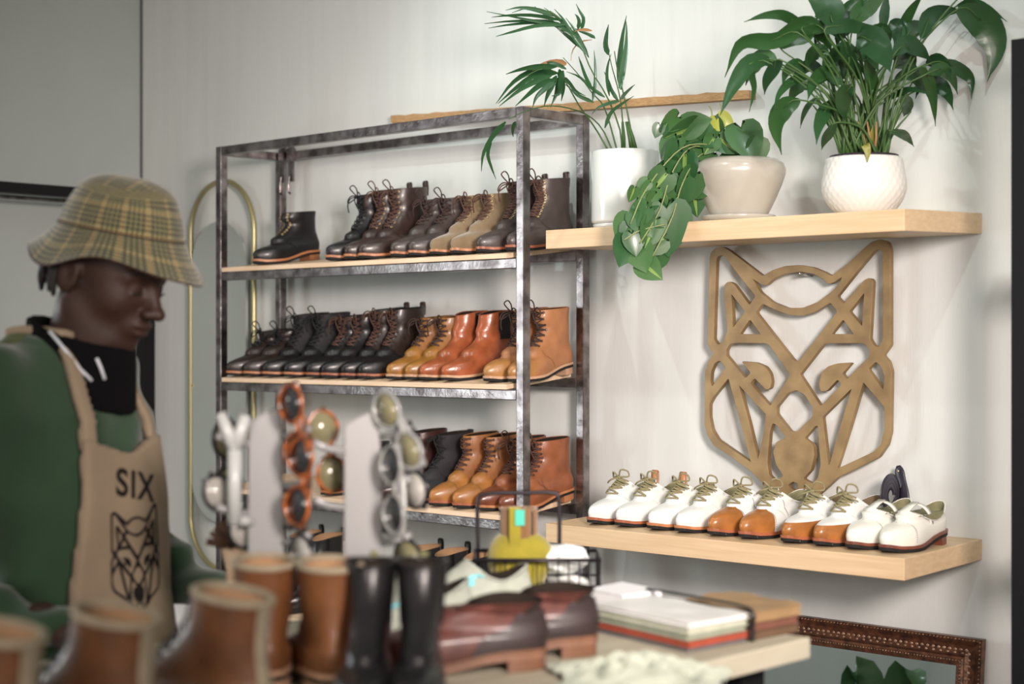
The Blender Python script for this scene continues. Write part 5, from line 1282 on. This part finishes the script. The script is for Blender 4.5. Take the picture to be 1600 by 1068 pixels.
for i, (c, th, lb) in enumerate((((.13, .075, .04), .012, 'dark brown notebook at the bottom of the right notebook stack'), ((.17, .07, .045), .012, 'reddish brown notebook in the middle of the right stack'), ((.30, .19, .09), .016, 'tan leather notebook on top of the right stack'))):
    jx = np.array([random.uniform(-.003, .003), random.uniform(-.003, .003)]); m_ = leather('nb_leather_%d' % i, c, .65, .15)
    nb('notebook', [p+jx for p in (A2, A2+dirb*.16, C2+dirb*.16, C2)], z, z+th, m_, lb, None, .003 if i == 2 else 0); z += th+.0012
# black strap lying across both stacks
zz = zl+.004
stp = [(*(B_+(D_-B_)*1.02-dirb*-.01), zz+.002), (*(D_*.75+C_*.25+(C_-A_)*.02), zz+.003), (*(D_*.4+C_*.6+(C_-A_)*.03), zz+.003), (*(C_+(C_-A_)*.035), zz), (*(C_+(C_-A_)*.045-dirb*.005), TZ+.02), (*(C_+(C_-A_)*.045-dirb*.006), TZ+.002)]
solo('tie_strap', tube(catmull(stp, 24), .0045, 6, flat=.5), L_black, 'thin black leather tie lying between the two notebook stacks', 'strap')
wp = ontop(1050, 950, TZ)[:2]
q = [B_+(D_-B_)*.55+dirb*.005, B_+(D_-B_)*.55+dirb*.095, D_+dirb*.11+(D_-B_)*.25, D_+dirb*.005+(D_-B_)*.25]
nb('notebook', q, TZ+.0008, TZ+.047, mat('white_paper', (.80, .80, .82), .7), 'thick white pad of paper lying behind the two notebook stacks')

# fuzzy brush
pb = on_table(368, 2.50); zb_ = .165
bt = thing('brush', 'round shoe brush of dark brown bristles standing left of the sunglasses displays', 'brush', (pb[0], pb[1], TZ))
part('handle', lathe([(0, 0), (.028, 0), (.030, .01), (.016, .05), (.013, .10), (.022, .135), (0, .14)], 24), M_pine, bt)
BR = []
for k in range(260):
    a = random.uniform(0, 2*PI); e = random.uniform(.1, 1.0); d = np.array([math.cos(a)*math.sin(e*1.5), math.sin(a)*math.sin(e*1.5), math.cos(e*1.5)]); c = np.array([0, 0, .135])
    BR.append(tube([c+d*.012, c+d*random.uniform(.036, .048)], [.0022, .0012], 4))
part('bristles', join(*BR), mat('dark_bristle', (.06, .035, .025), .8, island=1, var_col=(.14, .07, .035)), bt)

# ---- sunglasses displays
M_acr = mat('pale_grey_acrylic', (.27, .27, .27), .25, 0, 0, 8, 0, coat=.3)
def stand(px, d, hgt, wd, label, arms_):
    p = on_table(px, d); t = thing('eyewear_stand', label, 'display stand', (p[0], p[1], TZ), (0, 0, TH))
    part('base', lathe([(0, 0), (.052, 0), (.054, .004), (.052, .008), (0, .009)], 40), M_acr, t)
    pr_ = [(-wd/2, .008), (wd/2, .008), (wd/2, hgt*.55), (wd/2*.92, hgt*.8), (wd/2*.75, hgt-.004), (wd/2*.5, hgt), (-wd/2*.2, hgt*.975), (-wd/2, hgt*.94)]
    n = len(pr_)
    bev(part('column', ([(x, -.009, z) for x, z in pr_]+[(x, .009, z) for x, z in pr_], [tuple(range(n)), tuple(range(n, 2*n))[::-1]]+[(k, n+k, n+(k+1) % n, (k+1) % n) for k in range(n)]), M_acr, t, False, False), .003)
    for s, z in arms_: part('arm', tube([(s*wd*.45, -.004, z), (s*(wd/2+.022), -.014, z+.004), (s*(wd/2+.040), -.030, z+.014)], .0055, 8), M_acr, t)
    return t
st1 = stand(416, 2.36, .352, .050, 'left grey acrylic sunglasses stand behind the tan boots', [(-1, .30), (1, .31), (1, .24), (-1, .20), (1, .16)])
st2 = stand(568, 2.36, .348, .055, 'right grey acrylic sunglasses stand behind the black boots', [(-1, .29), (1, .31), (1, .24), (-1, .21), (1, .16)])
part('fork', join(tube([(-.040, -.03, .19), (-.040, -.032, .30)], .010, 10), tube([(-.040, -.032, .295), (-.060, -.032, .345)], [.010, .008], 10), tube([(-.040, -.032, .295), (-.024, -.032, .342)], [.010, .008], 10), tube([(-.040, -.03, .195), (-.02, -.008, .19)], .007, 8)), mat('white_acrylic', (.46, .48, .47), .3), st1)
FR = {'tortoise': mat('tortoiseshell', (.42, .11, .02), .2, 0, .9, 60, 0, coat=.5, var_col=(.03, .012, .008)), 'black': mat('black_acetate', (.012, .012, .014), .2), 'clear': mat('smoky_acetate', (.30, .31, .30), .15, 0, .4, 40)}
LN = {'dark': mat('dark_lens', (.02, .022, .025), .05, 0, 0, 8, 0, coat=.6), 'olive': mat('olive_lens', (.17, .16, .09), .08, coat=.5), 'pale': mat('pale_lens', (.34, .33, .30), .08, coat=.5)}
GC = {}
def glasses(loc, frame, lens, rz, rx, ry, label, folded=False):
    """width along x, fronts facing -y"""
    t = thing('sunglasses', label, 'sunglasses', loc, (rx, ry, rz), 'sunglasses on the display stands')
    key = (frame, lens, folded)
    if key not in GC:
        ps = []; rims = []; lens_ = []
        for s in (-1, 1):
            c = np.array([s*.034, 0, 0]); el = [c+np.array([.0255*math.cos(a)*(1+.05*math.cos(2*a)), .002*abs(math.cos(a)), .0225*math.sin(a)]) for a in np.arange(0, 2*PI, PI/14)]
            rims.append(tube(el, .0030, 6, closed=True)); n = len(el)
            lens_.append(([p+np.array([0, -.0008, 0]) for p in el]+[p+np.array([0, .0008, 0]) for p in el], [tuple(range(n)), tuple(range(n, 2*n))[::-1]]+[(k, n+k, n+(k+1) % n, (k+1) % n) for k in range(n)]))
        for i, g in enumerate(rims): ps.append(('rim', g, FR[frame]))
        for g in lens_: ps.append(('lens', g, LN[lens]))
        ps.append(('bridge', tube(catmull([(-.010, 0, .006), (0, -.003, .011), (.010, 0, .006)], 7), .0028, 6), FR[frame]))
        for s in (-1, 1):
            if folded: pth = [(s*.060, .002, .008), (s*.058, .010, .008), (s*.0, .014+.003*s, .006), (s*-.06, .014+.003*s, -.004)]
            else: pth = [(s*.060, .002, .008), (s*.066, .010, .009), (s*.068, .06, .008), (s*.067, .115, .004), (s*.064, .145, -.022)]
            ps.append(('temple', tube(catmull(pth, 12), [.0034]*10+[.0028, .0018], 6), FR[frame]))
        GC[key] = [(nm, mesh(nm, g[0], g[1]), m_) for nm, g, m_ in ps]
    rims_ = []
    for nm, me, m_ in GC[key]:
        o = part(nm, me, m_, rims_.pop(0) if nm == 'lens' and rims_ else t)
        if nm == 'rim': rims_.append(o)
    return t
def gl(px, py, d, frame, lens, yaw, roll, lb, folded=False):
    glasses(tuple(atd(px, py, d)), frame, lens, TH+math.radians(yaw), math.radians(0), math.radians(roll), lb, folded)
gl(458, 668, 2.30, 'tortoise', 'dark', -38, 80, 'tortoiseshell sunglasses topmost on the right side of the left display stand', True)
gl(466, 752, 2.29, 'tortoise', 'dark', -36, 96, 'tortoiseshell sunglasses lower on the right side of the left display stand', True)
gl(512, 705, 2.40, 'tortoise', 'olive', 25, 78, 'tortoiseshell sunglasses with olive lenses hanging between both display stands', True)
gl(356, 722, 2.38, 'black', 'olive', 40, 88, 'black sunglasses at the upper left of the left display stand', True)
gl(362, 800, 2.36, 'black', 'pale', 35, 55, 'black sunglasses low on the left of the left display stand', True)
gl(620, 672, 2.32, 'clear', 'olive', -35, 55, 'smoky grey sunglasses at the top of the right display stand', True)
gl(640, 728, 2.38, 'black', 'pale', -30, 78, 'round black-rimmed glasses on the right of the right display stand', True)
gl(612, 765, 2.30, 'clear', 'dark', -48, 85, 'smoky framed glasses in the middle of the right display stand', True)
gl(622, 838, 2.34, 'black', 'olive', -30, 60, 'black sunglasses lowest on the right display stand', True)
gl(458, 830, 2.34, 'black', 'pale', -40, 60, 'black glasses lowest on the left display stand', True)

for n_, v_ in (('black_powder_coat', .25), ('black_knit', .1), ('dark_brown_skin', .35), ('dark_lining', .1), ('black_print', .1), ('green_sweater_cloth', .2), ('black_rubber_sole', .2), ('black_leather', .4)):
    MATS[n_].node_tree.nodes['Principled BSDF'].inputs['Specular IOR Level'].default_value = v_
